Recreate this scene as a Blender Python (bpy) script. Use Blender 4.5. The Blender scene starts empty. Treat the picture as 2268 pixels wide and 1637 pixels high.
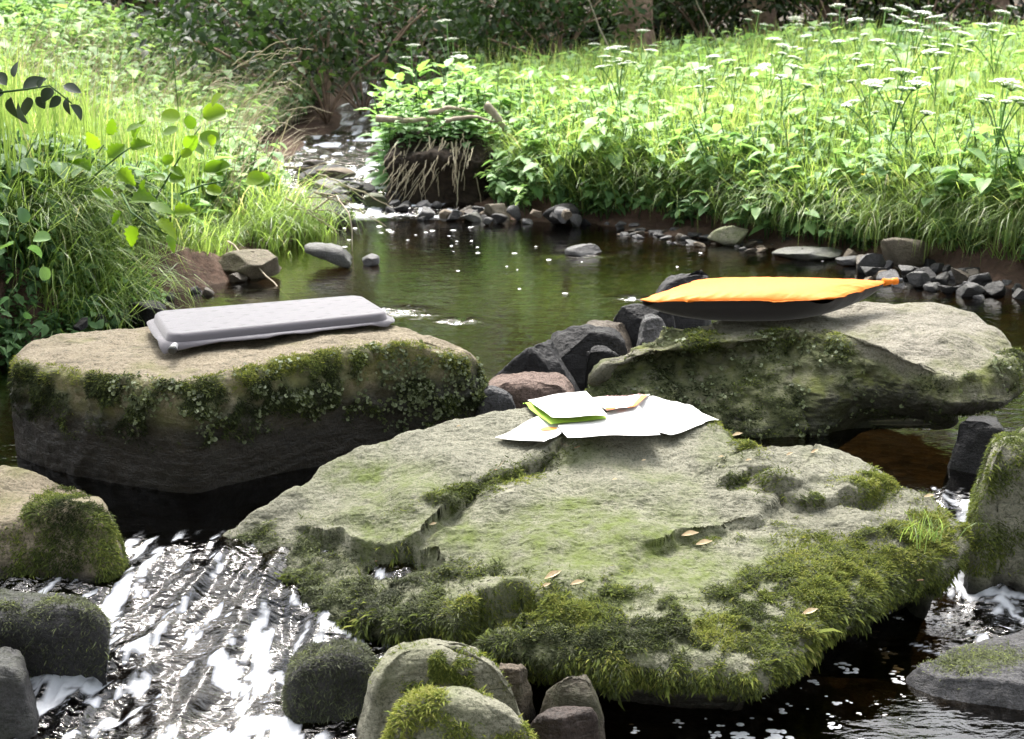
import bpy, math
import numpy as np
from math import radians, pi

# ------------------------------------------------------------------ camera, world, sun, exposure
C = bpy.context.scene.collection
SC = bpy.context.scene
FPX, CX, CY = 2834.0, 1133.5, 818.5            # focal length and centre, in the units the photo was measured in
PITCH, HC = radians(15.15), 0.74
cam = bpy.data.cameras.new("camera"); camo = bpy.data.objects.new("camera", cam); C.objects.link(camo)
camo.location = (0, 0, HC); camo.rotation_euler = (radians(90) - PITCH, 0, 0)
cam.sensor_width = 36; cam.lens = 36 * FPX / 2267.0; cam.clip_start = 0.05; cam.clip_end = 500
SC.camera = camo
cam.dof.use_dof = True; cam.dof.focus_distance = 1.95; cam.dof.aperture_fstop = 14.0
W = bpy.data.worlds.new("World"); SC.world = W; W.use_nodes = True
wn, wl = W.node_tree.nodes, W.node_tree.links
SUN_EL, SUN_AZ = 60.0, 12.0                      # azimuth measured from +Y (behind the scene) towards -X
sky = wn.new("ShaderNodeTexSky"); sky.sky_type = 'NISHITA'; sky.sun_disc = False
sky.sun_elevation = radians(SUN_EL); sky.sun_rotation = radians(-SUN_AZ)
sky.air_density = 1.6; sky.dust_density = 6.0; sky.ozone_density = 1.0
hs = wn.new("ShaderNodeHueSaturation"); hs.inputs["Saturation"].default_value = 0.38
wl.new(sky.outputs[0], hs.inputs["Color"]); wl.new(hs.outputs[0], wn["Background"].inputs[0])
wn["Background"].inputs[1].default_value = 0.15
sl = bpy.data.lights.new("sun", 'SUN'); so = bpy.data.objects.new("sun", sl); C.objects.link(so)
sl.energy = 3.3; sl.angle = radians(20); sl.color = (1.0, 0.965, 0.9)
so.location = (-2, 8, 12); so.rotation_euler = (-radians(90 - SUN_EL), 0, radians(SUN_AZ))
SC.view_settings.view_transform = 'Standard'; SC.view_settings.look = 'None'
SC.view_settings.exposure = 2.22; SC.view_settings.gamma = 1.0
SC.cycles.use_denoising = True
SC.cycles.max_bounces = 8; SC.cycles.transparent_max_bounces = 12
SC.cycles.sample_clamp_indirect = 6.0

rng = np.random.default_rng(7)

# ------------------------------------------------------------------ helpers: pixels <-> world
cp, sp = math.cos(PITCH), math.sin(PITCH)
def ray(u, v):
    a = (np.asarray(u, float) - CX) / FPX; b = -(np.asarray(v, float) - CY) / FPX
    return np.stack([a, cp + b * sp, -sp + b * cp], -1)
def at_z(u, v, z):
    d = ray(u, v); t = (np.asarray(z, float) - HC) / d[..., 2]
    return np.stack([d[..., 0] * t, d[..., 1] * t, HC + d[..., 2] * t], -1)
def at_y(u, v, y):
    d = ray(u, v); t = np.asarray(y, float) / d[..., 1]
    return np.stack([d[..., 0] * t, d[..., 1] * t, HC + d[..., 2] * t], -1)
def proj(P):
    x, y, z = P[..., 0], P[..., 1], P[..., 2] - HC
    dep = y * cp - z * sp; up = y * sp + z * cp
    return CX + FPX * x / dep, CY - FPX * up / dep

# ------------------------------------------------------------------ helpers: noise
def _hash(i, j, k, s):
    h = (i * 374761393 + j * 668265263 + k * 1274126177 + s * 974634777) & 0xFFFFFFFF
    h = ((h ^ (h >> 13)) * 1274126177) & 0xFFFFFFFF
    return ((h ^ (h >> 16)) & 0xFFFF) / 65535.0
def vnoise(p, s=0):
    p = np.asarray(p, float); f = np.floor(p); i = f.astype(np.int64); t = p - f
    t = t * t * t * (t * (t * 6 - 15) + 10)
    r = 0
    for a in (0, 1):
        for b in (0, 1):
            for c in (0, 1):
                w = (t[..., 0] if a else 1 - t[..., 0]) * (t[..., 1] if b else 1 - t[..., 1]) * (t[..., 2] if c else 1 - t[..., 2])
                r = r + w * _hash(i[..., 0] + a, i[..., 1] + b, i[..., 2] + c, s)
    return r * 2 - 1
def fbm(p, o=4, s=0, g=0.5):
    r = 0; a = 1.0; n = 0; p = np.asarray(p, float)
    for k in range(o):
        r = r + a * vnoise(p * (2.03 ** k) + 17.3 * k, s + k); n += a; a *= g
    return r / n
def ridged(p, o=3, s=0):
    r = 0; a = 1.0; n = 0
    for k in range(o):
        r = r + a * (1 - 2 * np.abs(vnoise(p * (2.1 ** k) + 9.1 * k, s + k))); n += a; a *= 0.5
    return r / n
def sstep(a, b, x):
    t = np.clip((np.asarray(x, float) - a) / (b - a), 0, 1); return t * t * (3 - 2 * t)
def nrm(v): return v / (np.linalg.norm(v, axis=-1, keepdims=True) + 1e-12)

# ------------------------------------------------------------------ helpers: meshes, objects, tags
def mesh(name, V, Fs, smooth=True, **attrs):
    """V (n,3); Fs an index array (m,3) or (m,4) or a list of such arrays. attrs: per-vertex floats."""
    me = bpy.data.meshes.new(name)
    V = np.ascontiguousarray(V, dtype=np.float32)
    Fs = [np.asarray(f, dtype=np.int32) for f in (Fs if isinstance(Fs, list) else [Fs]) if len(f)]
    me.vertices.add(len(V)); me.vertices.foreach_set("co", V.ravel())
    loops = np.concatenate([f.ravel() for f in Fs]); tot = np.concatenate([np.full(len(f), f.shape[1], np.int32) for f in Fs])
    me.loops.add(len(loops)); me.loops.foreach_set("vertex_index", loops)
    me.polygons.add(len(tot)); start = np.concatenate([[0], np.cumsum(tot)[:-1]]).astype(np.int32)
    me.polygons.foreach_set("loop_start", start)
    try: me.polygons.foreach_set("loop_total", tot)
    except Exception: pass
    me.polygons.foreach_set("use_smooth", np.full(len(tot), bool(smooth)))
    for k, a in attrs.items():
        at = me.attributes.new(k, 'FLOAT', 'POINT'); at.data.foreach_set("value", np.ascontiguousarray(a, dtype=np.float32))
    me.update(calc_edges=True)
    return me
def link(name, me, mat=None, parent=None, loc=None):
    o = bpy.data.objects.new(name, me); C.objects.link(o)
    if mat is not None and me is not None and not me.materials: me.materials.append(mat)
    if parent is not None: o.parent = parent
    if loc is not None: o.location = loc
    return o
def tag(o, label=None, cat=None, group=None, kind=None):
    if label: o["label"] = label
    if cat: o["category"] = cat
    if group: o["group"] = group
    if kind: o["kind"] = kind
    return o
def empty(name, loc, label, cat, group=None):
    o = bpy.data.objects.new(name, None); C.objects.link(o); o.location = loc; o.empty_display_size = 0.05
    return tag(o, label, cat, group)
def copy_tree(o, loc=None, rot=None, scale=None, label=None, parent=None):
    c = o.copy(); C.objects.link(c)
    if parent is not None: c.parent = parent
    for ch in KIDS.get(o.name, []): copy_tree(ch, parent=c)
    if loc is not None: c.location = loc
    if rot is not None: c.rotation_euler = rot
    if scale is not None: c.scale = (scale,) * 3 if np.isscalar(scale) else scale
    if label: c["label"] = label
    return c
KIDS = {}
def part(name, me, mat, parent):
    o = link(name, me, mat, parent); KIDS.setdefault(parent.name, []).append(o); return o

class Batch:
    """Collects triangles with a per-vertex tint."""
    def __init__(s): s.v = []; s.f = []; s.t = []; s.n = 0
    def add(s, V, Fc, T):
        V = np.asarray(V, float).reshape(-1, 3); Fc = np.asarray(Fc, int).reshape(-1, 3)
        s.v.append(V); s.f.append(Fc + s.n); s.t.append(np.broadcast_to(np.asarray(T, float).ravel() if np.ndim(T) else np.full(len(V), T), (len(V),))); s.n += len(V)
        return s
    def arrays(s): return np.concatenate(s.v), np.concatenate(s.f), np.concatenate(s.t)
    def mesh(s, name, smooth=True, off=None):
        V, Fc, T = s.arrays()
        if off is not None: V = V - np.asarray(off)
        return mesh(name, V, Fc, smooth, tint=T)
def stamp(tpl, P, X, Y, Z, S, tint):
    """Copies of a template (V,F,T) with frames X,Y,Z (n,3), sizes S (n,) or (n,3) -> arrays for Batch.add"""
    V, Fc, T = tpl; n = len(P); S = np.asarray(S, float)
    if S.ndim == 1: S = np.repeat(S[:, None], 3, 1)
    L = V[None] * S[:, None, :]
    Wd = P[:, None, :] + L[..., 0:1] * X[:, None, :] + L[..., 1:2] * Y[:, None, :] + L[..., 2:3] * Z[:, None, :]
    Fa = Fc[None] + (np.arange(n) * len(V))[:, None, None]
    Ta = T[None] + np.asarray(tint)[:, None]
    return Wd.reshape(-1, 3), Fa.reshape(-1, 3), Ta.ravel()
def frames(D, up=None, roll=None):
    """Y along D, Z near up, X across."""
    D = nrm(D); n = len(D)
    U = np.tile([0, 0, 1.0], (n, 1)) if up is None else up
    X = np.cross(D, U); bad = np.linalg.norm(X, axis=1) < 1e-3; X[bad] = [1, 0, 0]; X = nrm(X); Z = np.cross(X, D)
    if roll is not None:
        c, s = np.cos(roll)[:, None], np.sin(roll)[:, None]; X, Z = X * c + Z * s, Z * c - X * s
    return X, D, Z
def tube(pts, rad, n=6, closed_end=True):
    P = np.asarray(pts, float); m = len(P); R = np.broadcast_to(np.asarray(rad, float), (m,))
    T = nrm(np.gradient(P, axis=0)); ref = np.array([0, 0, 1.0]) if abs(T[0, 2]) < 0.9 else np.array([1.0, 0, 0])
    A = nrm(np.cross(T, ref)); B = np.cross(T, A)
    th = np.linspace(0, 2 * pi, n, endpoint=False)
    V = P[:, None] + R[:, None, None] * (np.cos(th)[None, :, None] * A[:, None] + np.sin(th)[None, :, None] * B[:, None])
    V = V.reshape(-1, 3); f = []
    for i in range(m - 1):
        for j in range(n):
            a, b = i * n + j, i * n + (j + 1) % n; f += [(a, b, b + n), (a, b + n, a + n)]
    if closed_end:
        V = np.vstack([V, P[:1], P[-1:]]); k = m * n
        for j in range(n): f += [(k, (j + 1) % n, j), (k + 1, (m - 1) * n + j, (m - 1) * n + (j + 1) % n)]
    return V, np.array(f)
def bez(p0, p1, p2, n=8):
    t = np.linspace(0, 1, n)[:, None]; p0, p1, p2 = map(np.asarray, (p0, p1, p2))
    return p0 * (1 - t) ** 2 + p1 * 2 * t * (1 - t) + p2 * t * t

# ------------------------------------------------------------------ materials
def nodes(name):
    m = bpy.data.materials.new(name); m.use_nodes = True; nt = m.node_tree; nt.nodes.clear()
    out = nt.nodes.new("ShaderNodeOutputMaterial"); return m, nt, out
def noise_n(nt, co, scale, detail=5, rough=0.6, dist=0.0):
    n = nt.nodes.new("ShaderNodeTexNoise"); n.inputs["Scale"].default_value = scale; n.inputs["Detail"].default_value = detail
    n.inputs["Roughness"].default_value = rough; n.inputs["Distortion"].default_value = dist; nt.links.new(co, n.inputs["Vector"]); return n.outputs["Fac"]
def ramp(nt, fac, stops):
    r = nt.nodes.new("ShaderNodeValToRGB"); e = r.color_ramp.elements
    while len(e) < len(stops): e.new(0.5)
    for el, (p, c) in zip(e, stops): el.position = p; el.color = (c, c, c, 1) if np.isscalar(c) else (*c, 1)
    nt.links.new(fac, r.inputs[0]); return r.outputs[0]
def mixc(nt, fac, a, b, mode='MIX'):
    m = nt.nodes.new("ShaderNodeMix"); m.data_type = 'RGBA'; m.blend_type = mode
    for sock, val in ((m.inputs[0], fac), (m.inputs[6], a), (m.inputs[7], b)):
        if isinstance(val, bpy.types.NodeSocket): nt.links.new(val, sock)
        elif np.isscalar(val): sock.default_value = val
        else: sock.default_value = (*val, 1)
    return m.outputs[2]
def math_n(nt, op, a, b=None, clamp=False):
    m = nt.nodes.new("ShaderNodeMath"); m.operation = op; m.use_clamp = clamp
    for i, val in enumerate((a, b)):
        if val is None: continue
        if isinstance(val, bpy.types.NodeSocket): nt.links.new(val, m.inputs[i])
        else: m.inputs[i].default_value = val
    return m.outputs[0]
def attr(nt, name):
    a = nt.nodes.new("ShaderNodeAttribute"); a.attribute_name = name; return a.outputs["Fac"]
def coord(nt): return nt.nodes.new("ShaderNodeNewGeometry").outputs["Position"]
def bump(nt, h, strength, dist):
    b = nt.nodes.new("ShaderNodeBump"); b.inputs["Strength"].default_value = strength; b.inputs["Distance"].default_value = dist
    nt.links.new(h, b.inputs["Height"]); return b.outputs[0]

def mat_stone(name, c1, c2, c3, algae=(0.20, 0.24, 0.06), scale=1.0, rough=0.85, wet_shade=0.10, spec=0.35, algae_amt=1.0):
    m, nt, out = nodes(name); L = nt.links
    c1, c2, c3, algae = [tuple(0.62 * x for x in c) for c in (c1, c2, c3, algae)]
    co = nt.nodes.new("ShaderNodeTexCoord").outputs["Object"]
    big = noise_n(nt, co, 5 * scale, 6, 0.62, 0.4); mid = noise_n(nt, co, 28 * scale, 6, 0.65); fine = noise_n(nt, co, 160 * scale, 4, 0.7)
    grit = noise_n(nt, co, 480, 2, 0.6)
    col = mixc(nt, ramp(nt, big, [(0.35, 0.0), (0.65, 1.0)]), c1, c2)
    col = mixc(nt, ramp(nt, mid, [(0.45, 0.0), (0.72, 0.75)]), col, c3)
    col = mixc(nt, ramp(nt, fine, [(0.3, 0.55), (0.48, 0.0)]), col, (c3[0] * 0.35, c3[1] * 0.35, c3[2] * 0.33))
    mp = nt.nodes.new("ShaderNodeMapping"); mp.inputs["Scale"].default_value = (14, 60, 110); mp.inputs["Rotation"].default_value = (.25, .15, .5); L.new(co, mp.inputs[0])
    strk = noise_n(nt, mp.outputs[0], 1.0 * scale, 6, 0.7, 0.5); col = mixc(nt, ramp(nt, strk, [(0.36, 0.75), (0.44, 0.0)]), col, (c3[0] * .4, c3[1] * .4, c3[2] * .36))
    gr2 = noise_n(nt, co, 260, 3, 0.75); col = mixc(nt, ramp(nt, gr2, [(0.38, 0.85), (0.5, 0.0)]), col, (c3[0] * .5, c3[1] * .5, c3[2] * .46))
    blot = noise_n(nt, co, 11 * scale, 8, 0.75, 1.2); col = mixc(nt, ramp(nt, blot, [(0.52, 0.0), (0.66, 0.6)]), col, (c3[0] * .45, c3[1] * .46, c3[2] * .42))
    col = mixc(nt, ramp(nt, grit, [(0.62, 0.0), (0.74, 0.35)]), col, (min(c1[0] * 1.8, .7), min(c1[1] * 1.8, .7), min(c1[2] * 1.8, .7)))
    al = math_n(nt, 'MULTIPLY', attr(nt, "algae"), ramp(nt, mid, [(0.34, 0.15 * algae_amt), (0.62, algae_amt)]), True)
    col = mixc(nt, al, col, mixc(nt, fine, algae, (algae[0] * 0.45, algae[1] * 0.55, algae[2] * 0.5)))
    col = mixc(nt, math_n(nt, 'MULTIPLY', attr(nt, "mossb"), ramp(nt, mid, [(0.3, 0.45), (0.55, 1.0)]), True), col, mixc(nt, fine, (0.022, 0.026, 0.010), (0.10, 0.112, 0.045)))
    wet = attr(nt, "wet")  # damp near the water, plus shade painted on the seat rocks' sides
    dk = nt.nodes.new("ShaderNodeMix"); dk.data_type = 'RGBA'; dk.blend_type = 'MULTIPLY'; L.new(wet, dk.inputs[0]); L.new(col, dk.inputs[6]); dk.inputs[7].default_value = (wet_shade, wet_shade * 0.93, wet_shade * 0.86, 1)
    b = nt.nodes.new("ShaderNodeBsdfPrincipled"); L.new(dk.outputs[2], b.inputs["Base Color"])
    rg = nt.nodes.new("ShaderNodeMapRange"); L.new(wet, rg.inputs[0]); rg.inputs[3].default_value = rough; rg.inputs[4].default_value = 0.42; L.new(rg.outputs[0], b.inputs["Roughness"])
    b.inputs["Specular IOR Level"].default_value = spec
    h = math_n(nt, 'ADD', math_n(nt, 'MULTIPLY', mid, 0.8), math_n(nt, 'ADD', math_n(nt, 'MULTIPLY', fine, 0.5), math_n(nt, 'ADD', math_n(nt, 'MULTIPLY', gr2, 0.35), math_n(nt, 'MULTIPLY', strk, 0.8))))
    L.new(bump(nt, h, 0.75, 0.008 / scale ** 0.3), b.inputs["Normal"]); L.new(b.outputs[0], out.inputs[0]); return m

def mat_leaf(name, stops, trans=0.45, rough=0.45, spec=0.4, tcol=1.6, tmul=(1.02, 1.0, 0.64)):
    """tint attribute -> colour ramp; light also passes through the blade"""
    m, nt, out = nodes(name); L = nt.links
    t = attr(nt, "tint"); col = ramp(nt, t, stops)
    co = nt.nodes.new("ShaderNodeTexCoord").outputs["Object"]
    v = noise_n(nt, co, 60, 3, 0.6); col = mixc(nt, ramp(nt, v, [(0.35, 0.0), (0.7, 0.35)]), col, (0.75, 0.85, 0.7), 'MULTIPLY')
    b = nt.nodes.new("ShaderNodeBsdfPrincipled"); L.new(col, b.inputs["Base Color"]); b.inputs["Roughness"].default_value = rough; b.inputs["Specular IOR Level"].default_value = spec
    tr = nt.nodes.new("ShaderNodeBsdfTranslucent")
    tc = mixc(nt, 1.0, col, (tcol * tmul[0], tcol * tmul[1], tcol * tmul[2]), 'MULTIPLY'); L.new(tc, tr.inputs["Color"])
    mx = nt.nodes.new("ShaderNodeMixShader"); mx.inputs[0].default_value = trans; L.new(b.outputs[0], mx.inputs[1]); L.new(tr.outputs[0], mx.inputs[2])
    L.new(mx.outputs[0], out.inputs[0]); return m

def mat_plain(name, c1, c2, scale=40, rough=0.8, spec=0.3, bumpd=0.0, coat=0.0):
    m, nt, out = nodes(name); L = nt.links
    co = nt.nodes.new("ShaderNodeTexCoord").outputs["Object"]
    n = noise_n(nt, co, scale, 5, 0.65); col = mixc(nt, ramp(nt, n, [(0.3, 0), (0.7, 1)]), c1, c2)
    b = nt.nodes.new("ShaderNodeBsdfPrincipled"); L.new(col, b.inputs["Base Color"]); b.inputs["Roughness"].default_value = rough; b.inputs["Specular IOR Level"].default_value = spec
    if bumpd: L.new(bump(nt, n, 0.6, bumpd), b.inputs["Normal"])
    L.new(b.outputs[0], out.inputs[0]); return m

def mat_fabric(name, col, col2, rough=0.75, weave=900, sheen=0.3):
    m, nt, out = nodes(name); L = nt.links
    co = nt.nodes.new("ShaderNodeTexCoord").outputs["Object"]
    n = noise_n(nt, co, weave, 2, 0.5); n2 = noise_n(nt, co, 14, 4, 0.6)
    c = mixc(nt, n2, col, col2)
    b = nt.nodes.new("ShaderNodeBsdfPrincipled"); L.new(c, b.inputs["Base Color"]); b.inputs["Roughness"].default_value = rough
    b.inputs["Sheen Weight"].default_value = sheen; b.inputs["Specular IOR Level"].default_value = 0.35
    L.new(bump(nt, math_n(nt, "ADD", n, math_n(nt, "MULTIPLY", n2, 4.0)), 0.35, 0.001), b.inputs["Normal"]); L.new(b.outputs[0], out.inputs[0]); return m

M = {}
M['tan_stone'] = mat_stone("tan_sandstone", (0.345, 0.285, 0.195), (0.41, 0.345, 0.245), (0.27, 0.225, 0.16), algae=(0.27, 0.26, 0.07))
M['grey_stone'] = mat_stone("grey_green_sandstone", (0.315, 0.305, 0.225), (0.385, 0.372, 0.285), (0.24, 0.235, 0.175), algae=(0.21, 0.25, 0.055))
M['warm_stone'] = mat_stone("warm_grey_sandstone", (0.32, 0.295, 0.235), (0.385, 0.355, 0.29), (0.25, 0.23, 0.18), algae=(0.24, 0.25, 0.06))
M['black_stone'] = mat_stone("dark_basalt", (0.020, 0.019, 0.022), (0.032, 0.030, 0.032), (0.018, 0.017, 0.018), rough=0.7, spec=0.3)
M['pink_stone'] = mat_stone("pinkish_stone", (0.24, 0.165, 0.135), (0.31, 0.225, 0.19), (0.17, 0.115, 0.095))
M['slate_stone'] = mat_stone("slate_grey_stone", (0.10, 0.099, 0.105), (0.155, 0.15, 0.155), (0.075, 0.072, 0.076), rough=0.65, spec=0.35)
M['brown_stone'] = mat_stone("brown_stone", (0.17, 0.135, 0.10), (0.25, 0.20, 0.15), (0.12, 0.095, 0.07))
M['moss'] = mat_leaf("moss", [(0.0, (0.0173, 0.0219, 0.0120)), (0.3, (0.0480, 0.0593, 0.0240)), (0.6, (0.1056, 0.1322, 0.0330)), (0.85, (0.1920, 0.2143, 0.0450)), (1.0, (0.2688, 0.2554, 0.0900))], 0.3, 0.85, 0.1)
M['wetmoss'] = mat_leaf("grey_wet_moss", [(0.0, (0.0220, 0.0243, 0.0155)), (0.4, (0.0662, 0.0729, 0.0442)), (0.75, (0.1435, 0.1601, 0.0827)), (1.0, (0.2209, 0.2651, 0.0552))], 0.2, 0.7, 0.2)
M['liver'] = mat_leaf("liverwort", [(0.0, (0.0403, 0.0484, 0.0242)), (0.5, (0.1128, 0.1370, 0.0564)), (1.0, (0.2740, 0.3063, 0.2015))], 0.2, 0.5, 0.4)
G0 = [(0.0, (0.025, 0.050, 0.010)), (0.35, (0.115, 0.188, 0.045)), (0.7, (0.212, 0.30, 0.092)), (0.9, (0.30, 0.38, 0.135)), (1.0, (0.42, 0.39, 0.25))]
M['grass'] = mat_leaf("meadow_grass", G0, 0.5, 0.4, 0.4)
M['herb'] = mat_leaf("herb_leaves", [(0.0, (0.0255, 0.0635, 0.0227)), (0.4, (0.0956, 0.1869, 0.0708)), (0.75, (0.1912, 0.3115, 0.1204)), (1.0, (0.2867, 0.4078, 0.1416))], 0.42, 0.55, 0.25)
M['nettle'] = mat_leaf("nettle_leaves", [(0.0, (0.0414, 0.0939, 0.0463)), (0.5, (0.1035, 0.2098, 0.0794)), (1.0, (0.2070, 0.3533, 0.1058))], 0.36, 0.52, 0.3)
M['lime'] = mat_leaf("yellow_green_leaves", [(0.0, (0.06, 0.13, 0.01)), (0.6, (0.13, 0.24, 0.012)), (1.0, (0.22, 0.32, 0.02))], 0.6, 0.45, 0.3)
M['darkleaf'] = mat_leaf("dark_twig_leaves", [(0.0, (0.012, 0.022, 0.012)), (1.0, (0.03, 0.05, 0.02))], 0.12, 0.5, 0.3)
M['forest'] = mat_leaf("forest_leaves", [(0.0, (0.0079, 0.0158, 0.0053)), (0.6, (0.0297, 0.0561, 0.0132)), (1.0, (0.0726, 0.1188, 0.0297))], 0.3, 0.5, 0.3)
M['understorey'] = mat_leaf("lit_understorey_leaves", [(0.0, (0.014, 0.03, 0.010)), (0.7, (0.05, 0.095, 0.03)), (1.0, (0.13, 0.20, 0.075))], 0.4, 0.5, 0.3)  # paler copy of the forest leaves; light on the sprays put into colour
M['beech'] = mat_leaf("sunlit_beech_leaves", [(0.0, (0.10, 0.19, 0.03)), (1.0, (0.25, 0.38, 0.07))], 0.6, 0.5, 0.3)  # brighter copy of the forest leaves; sunlight put into the colour
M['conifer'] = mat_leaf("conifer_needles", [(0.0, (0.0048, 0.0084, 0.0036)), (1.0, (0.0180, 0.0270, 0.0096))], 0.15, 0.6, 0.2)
M['straw'] = mat_leaf("dry_straw", [(0.0, (0.1440, 0.1080, 0.0680)), (0.5, (0.2880, 0.2400, 0.1600)), (1.0, (0.4160, 0.3680, 0.2720))], 0.15, 0.6, 0.3, 1.2, (1, 1, .9))
M['petal'] = mat_leaf("white_petals", [(0.0, (0.6270, 0.6365, 0.5700)), (1.0, (0.7980, 0.7980, 0.7790))], 0.35, 0.6, 0.2, 1.1, (1, 1, .97))
M['yellow'] = mat_plain("yellow_petals", (0.75, 0.55, 0.02), (0.8, 0.65, 0.04), 60, 0.5)
M['bark'] = mat_plain("brown_bark", (0.11, 0.072, 0.052), (0.36, 0.255, 0.19), 22, 0.9, 0.2, 0.02)
M['twig'] = mat_plain("grey_wood", (0.20, 0.165, 0.12), (0.38, 0.33, 0.26), 50, 0.8, 0.2, 0.002)
M['deadleaf'] = mat_plain("brown_dead_leaf", (0.16, 0.085, 0.045), (0.30, 0.19, 0.115), 90, 0.7, 0.3, 0.002)
M['husk'] = mat_plain("pale_seed_husk", (0.55, 0.40, 0.24), (0.70, 0.58, 0.38), 120, 0.6)
M['paper'] = mat_plain("white_paper", (0.66, 0.655, 0.64), (0.69, 0.685, 0.67), 30, 0.8, 0.2)
M['pinkpaper'] = mat_plain("pink_tinted_paper", (0.66, 0.60, 0.585), (0.68, 0.62, 0.605), 30, 0.8, 0.2)
M['red_edge'] = mat_plain("red_orange_paper", (0.62, 0.13, 0.03), (0.68, 0.17, 0.05), 40, 0.7)
M['orange_edge'] = mat_plain("orange_paper", (0.72, 0.27, 0.05), (0.76, 0.32, 0.08), 40, 0.7)
M['green_edge'] = mat_plain("lime_green_paper", (0.27, 0.44, 0.04), (0.32, 0.50, 0.06), 40, 0.7)
M['ink'] = mat_plain("faded_red_ink", (0.62, 0.36, 0.36), (0.66, 0.40, 0.40), 40, 0.8)
M['grey_fabric'] = mat_fabric("grey_lilac_fabric", (0.092, 0.085, 0.098), (0.104, 0.096, 0.110), 0.7)
M['orange_fabric'] = mat_fabric("orange_fabric", (0.74, 0.185, 0.006), (0.77, 0.205, 0.008), 0.6, sheen=0.0)
M['dark_fabric'] = mat_fabric("dark_brown_fabric", (0.012, 0.009, 0.009), (0.016, 0.011, 0.011), 0.8)
M['black_plastic'] = mat_plain("black_plastic", (0.015, 0.015, 0.016), (0.02, 0.02, 0.021), 50, 0.35, 0.5)
M['grey_plastic'] = mat_plain("grey_plastic", (0.30, 0.30, 0.31), (0.33, 0.33, 0.34), 50, 0.4, 0.5)
M['foam'] = mat_plain("white_foam", (0.5, 0.51, 0.53), (0.6, 0.6, 0.6), 200, 0.45, 0.5, 0.002)

def mat_ground():
    m, nt, out = nodes("soil"); L = nt.links; co = coord(nt)
    big = noise_n(nt, co, 3, 6, 0.65); fine = noise_n(nt, co, 45, 6, 0.7)
    col = mixc(nt, ramp(nt, big, [(0.35, 0), (0.65, 1)]), (0.062, 0.037, 0.027), (0.12, 0.074, 0.055))
    col = mixc(nt, ramp(nt, fine, [(0.4, 0.0), (0.65, 0.8)]), col, (0.045, 0.030, 0.022))
    pebb = nt.nodes.new("ShaderNodeTexVoronoi"); pebb.inputs["Scale"].default_value = 38; L.new(co, pebb.inputs["Vector"])
    bed = attr(nt, "bed"); col = mixc(nt, attr(nt, "litter"), col, mixc(nt, fine, (0.012, 0.010, 0.006), (0.045, 0.034, 0.020)))
    bedc = mixc(nt, pebb.outputs["Color"], (0.016, 0.012, 0.006), (0.06, 0.042, 0.02)); col = mixc(nt, bed, col, mixc(nt, 0.95, col, bedc))
    b = nt.nodes.new("ShaderNodeBsdfPrincipled"); L.new(col, b.inputs["Base Color"]); b.inputs["Roughness"].default_value = 0.9; b.inputs["Specular IOR Level"].default_value = 0.2
    L.new(bump(nt, math_n(nt, 'ADD', fine, math_n(nt, 'MULTIPLY', pebb.outputs["Distance"], bed)), 0.8, 0.02), b.inputs["Normal"]); L.new(b.outputs[0], out.inputs[0]); return m
M['soil'] = mat_ground()

def mat_water():
    m, nt, out = nodes("stream_water"); L = nt.links; co = coord(nt)
    foam = attr(nt, "foam"); rip = attr(nt, "ripple")
    mp = nt.nodes.new("ShaderNodeMapping"); mp.inputs["Scale"].default_value = (1.0, 2.2, 1.0); L.new(co, mp.inputs[0])
    n1 = noise_n(nt, mp.outputs[0], 14, 3, 0.55, 0.6); n2 = noise_n(nt, mp.outputs[0], 60, 2, 0.5)
    h = math_n(nt, 'MULTIPLY', math_n(nt, 'ADD', n1, math_n(nt, 'MULTIPLY', n2, 0.25)), rip)
    nb = bump(nt, h, 1.0, 0.02)
    gl = nt.nodes.new("ShaderNodeBsdfGlossy"); gl.inputs["Roughness"].default_value = 0.02; gl.inputs["Color"].default_value = (1, 1, 1, 1); L.new(nb, gl.inputs["Normal"])
    tr = nt.nodes.new("ShaderNodeBsdfTransparent"); tr.inputs["Color"].default_value = (0.33, 0.27, 0.17, 1)
    fr = nt.nodes.new("ShaderNodeFresnel"); fr.inputs["IOR"].default_value = 1.48; L.new(nb, fr.inputs["Normal"])
    mx = nt.nodes.new("ShaderNodeMixShader"); L.new(fr.outputs[0], mx.inputs[0]); L.new(tr.outputs[0], mx.inputs[1]); L.new(gl.outputs[0], mx.inputs[2])
    fb = nt.nodes.new("ShaderNodeBsdfPrincipled"); fb.inputs["Base Color"].default_value = (0.55, 0.57, 0.61, 1); fb.inputs["Roughness"].default_value = 0.25  # white colour for foam and for sky reflections in the rapids
    fn = noise_n(nt, co, 130, 3, 0.6); L.new(bump(nt, fn, 0.5, 0.004), fb.inputs["Normal"])
    mx2 = nt.nodes.new("ShaderNodeMixShader"); L.new(foam, mx2.inputs[0]); L.new(mx.outputs[0], mx2.inputs[1]); L.new(fb.outputs[0], mx2.inputs[2])
    L.new(mx2.outputs[0], out.inputs[0]); return m
M['water'] = mat_water()
# ------------------------------------------------------------------ the stream: waterlines, water level, ground
ZL = -0.105                                       # lower pool; the upper pool lies at z = 0
_XR = np.array([(0, 2.0), (2, 1.8), (2.6, 1.68), (3.2, 1.52), (3.5, 1.43), (3.82, 1.14), (4.1, .95), (4.45, .60), (4.75, .32), (4.86, .12), (4.95, -.14), (5.1, -.24),
                (5.4, -.34), (5.9, -.56), (6.6, -.68), (7.5, -.76), (12, -.95), (90, -4)])
_XL = np.array([(0, -1.55), (2, -1.32), (2.8, -1.14), (3.16, -1.0), (3.56, -.92), (3.8, -.76), (4.3, -.76), (4.8, -.62), (5.2, -.76), (5.8, -1.0), (6.6, -1.08), (7.5, -1.0), (12, -1.15), (90, -4.3)])
def xr(y): return np.interp(y, _XR[:, 0], _XR[:, 1])
def xl(y): return np.interp(y, _XL[:, 0], _XL[:, 1])
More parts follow.
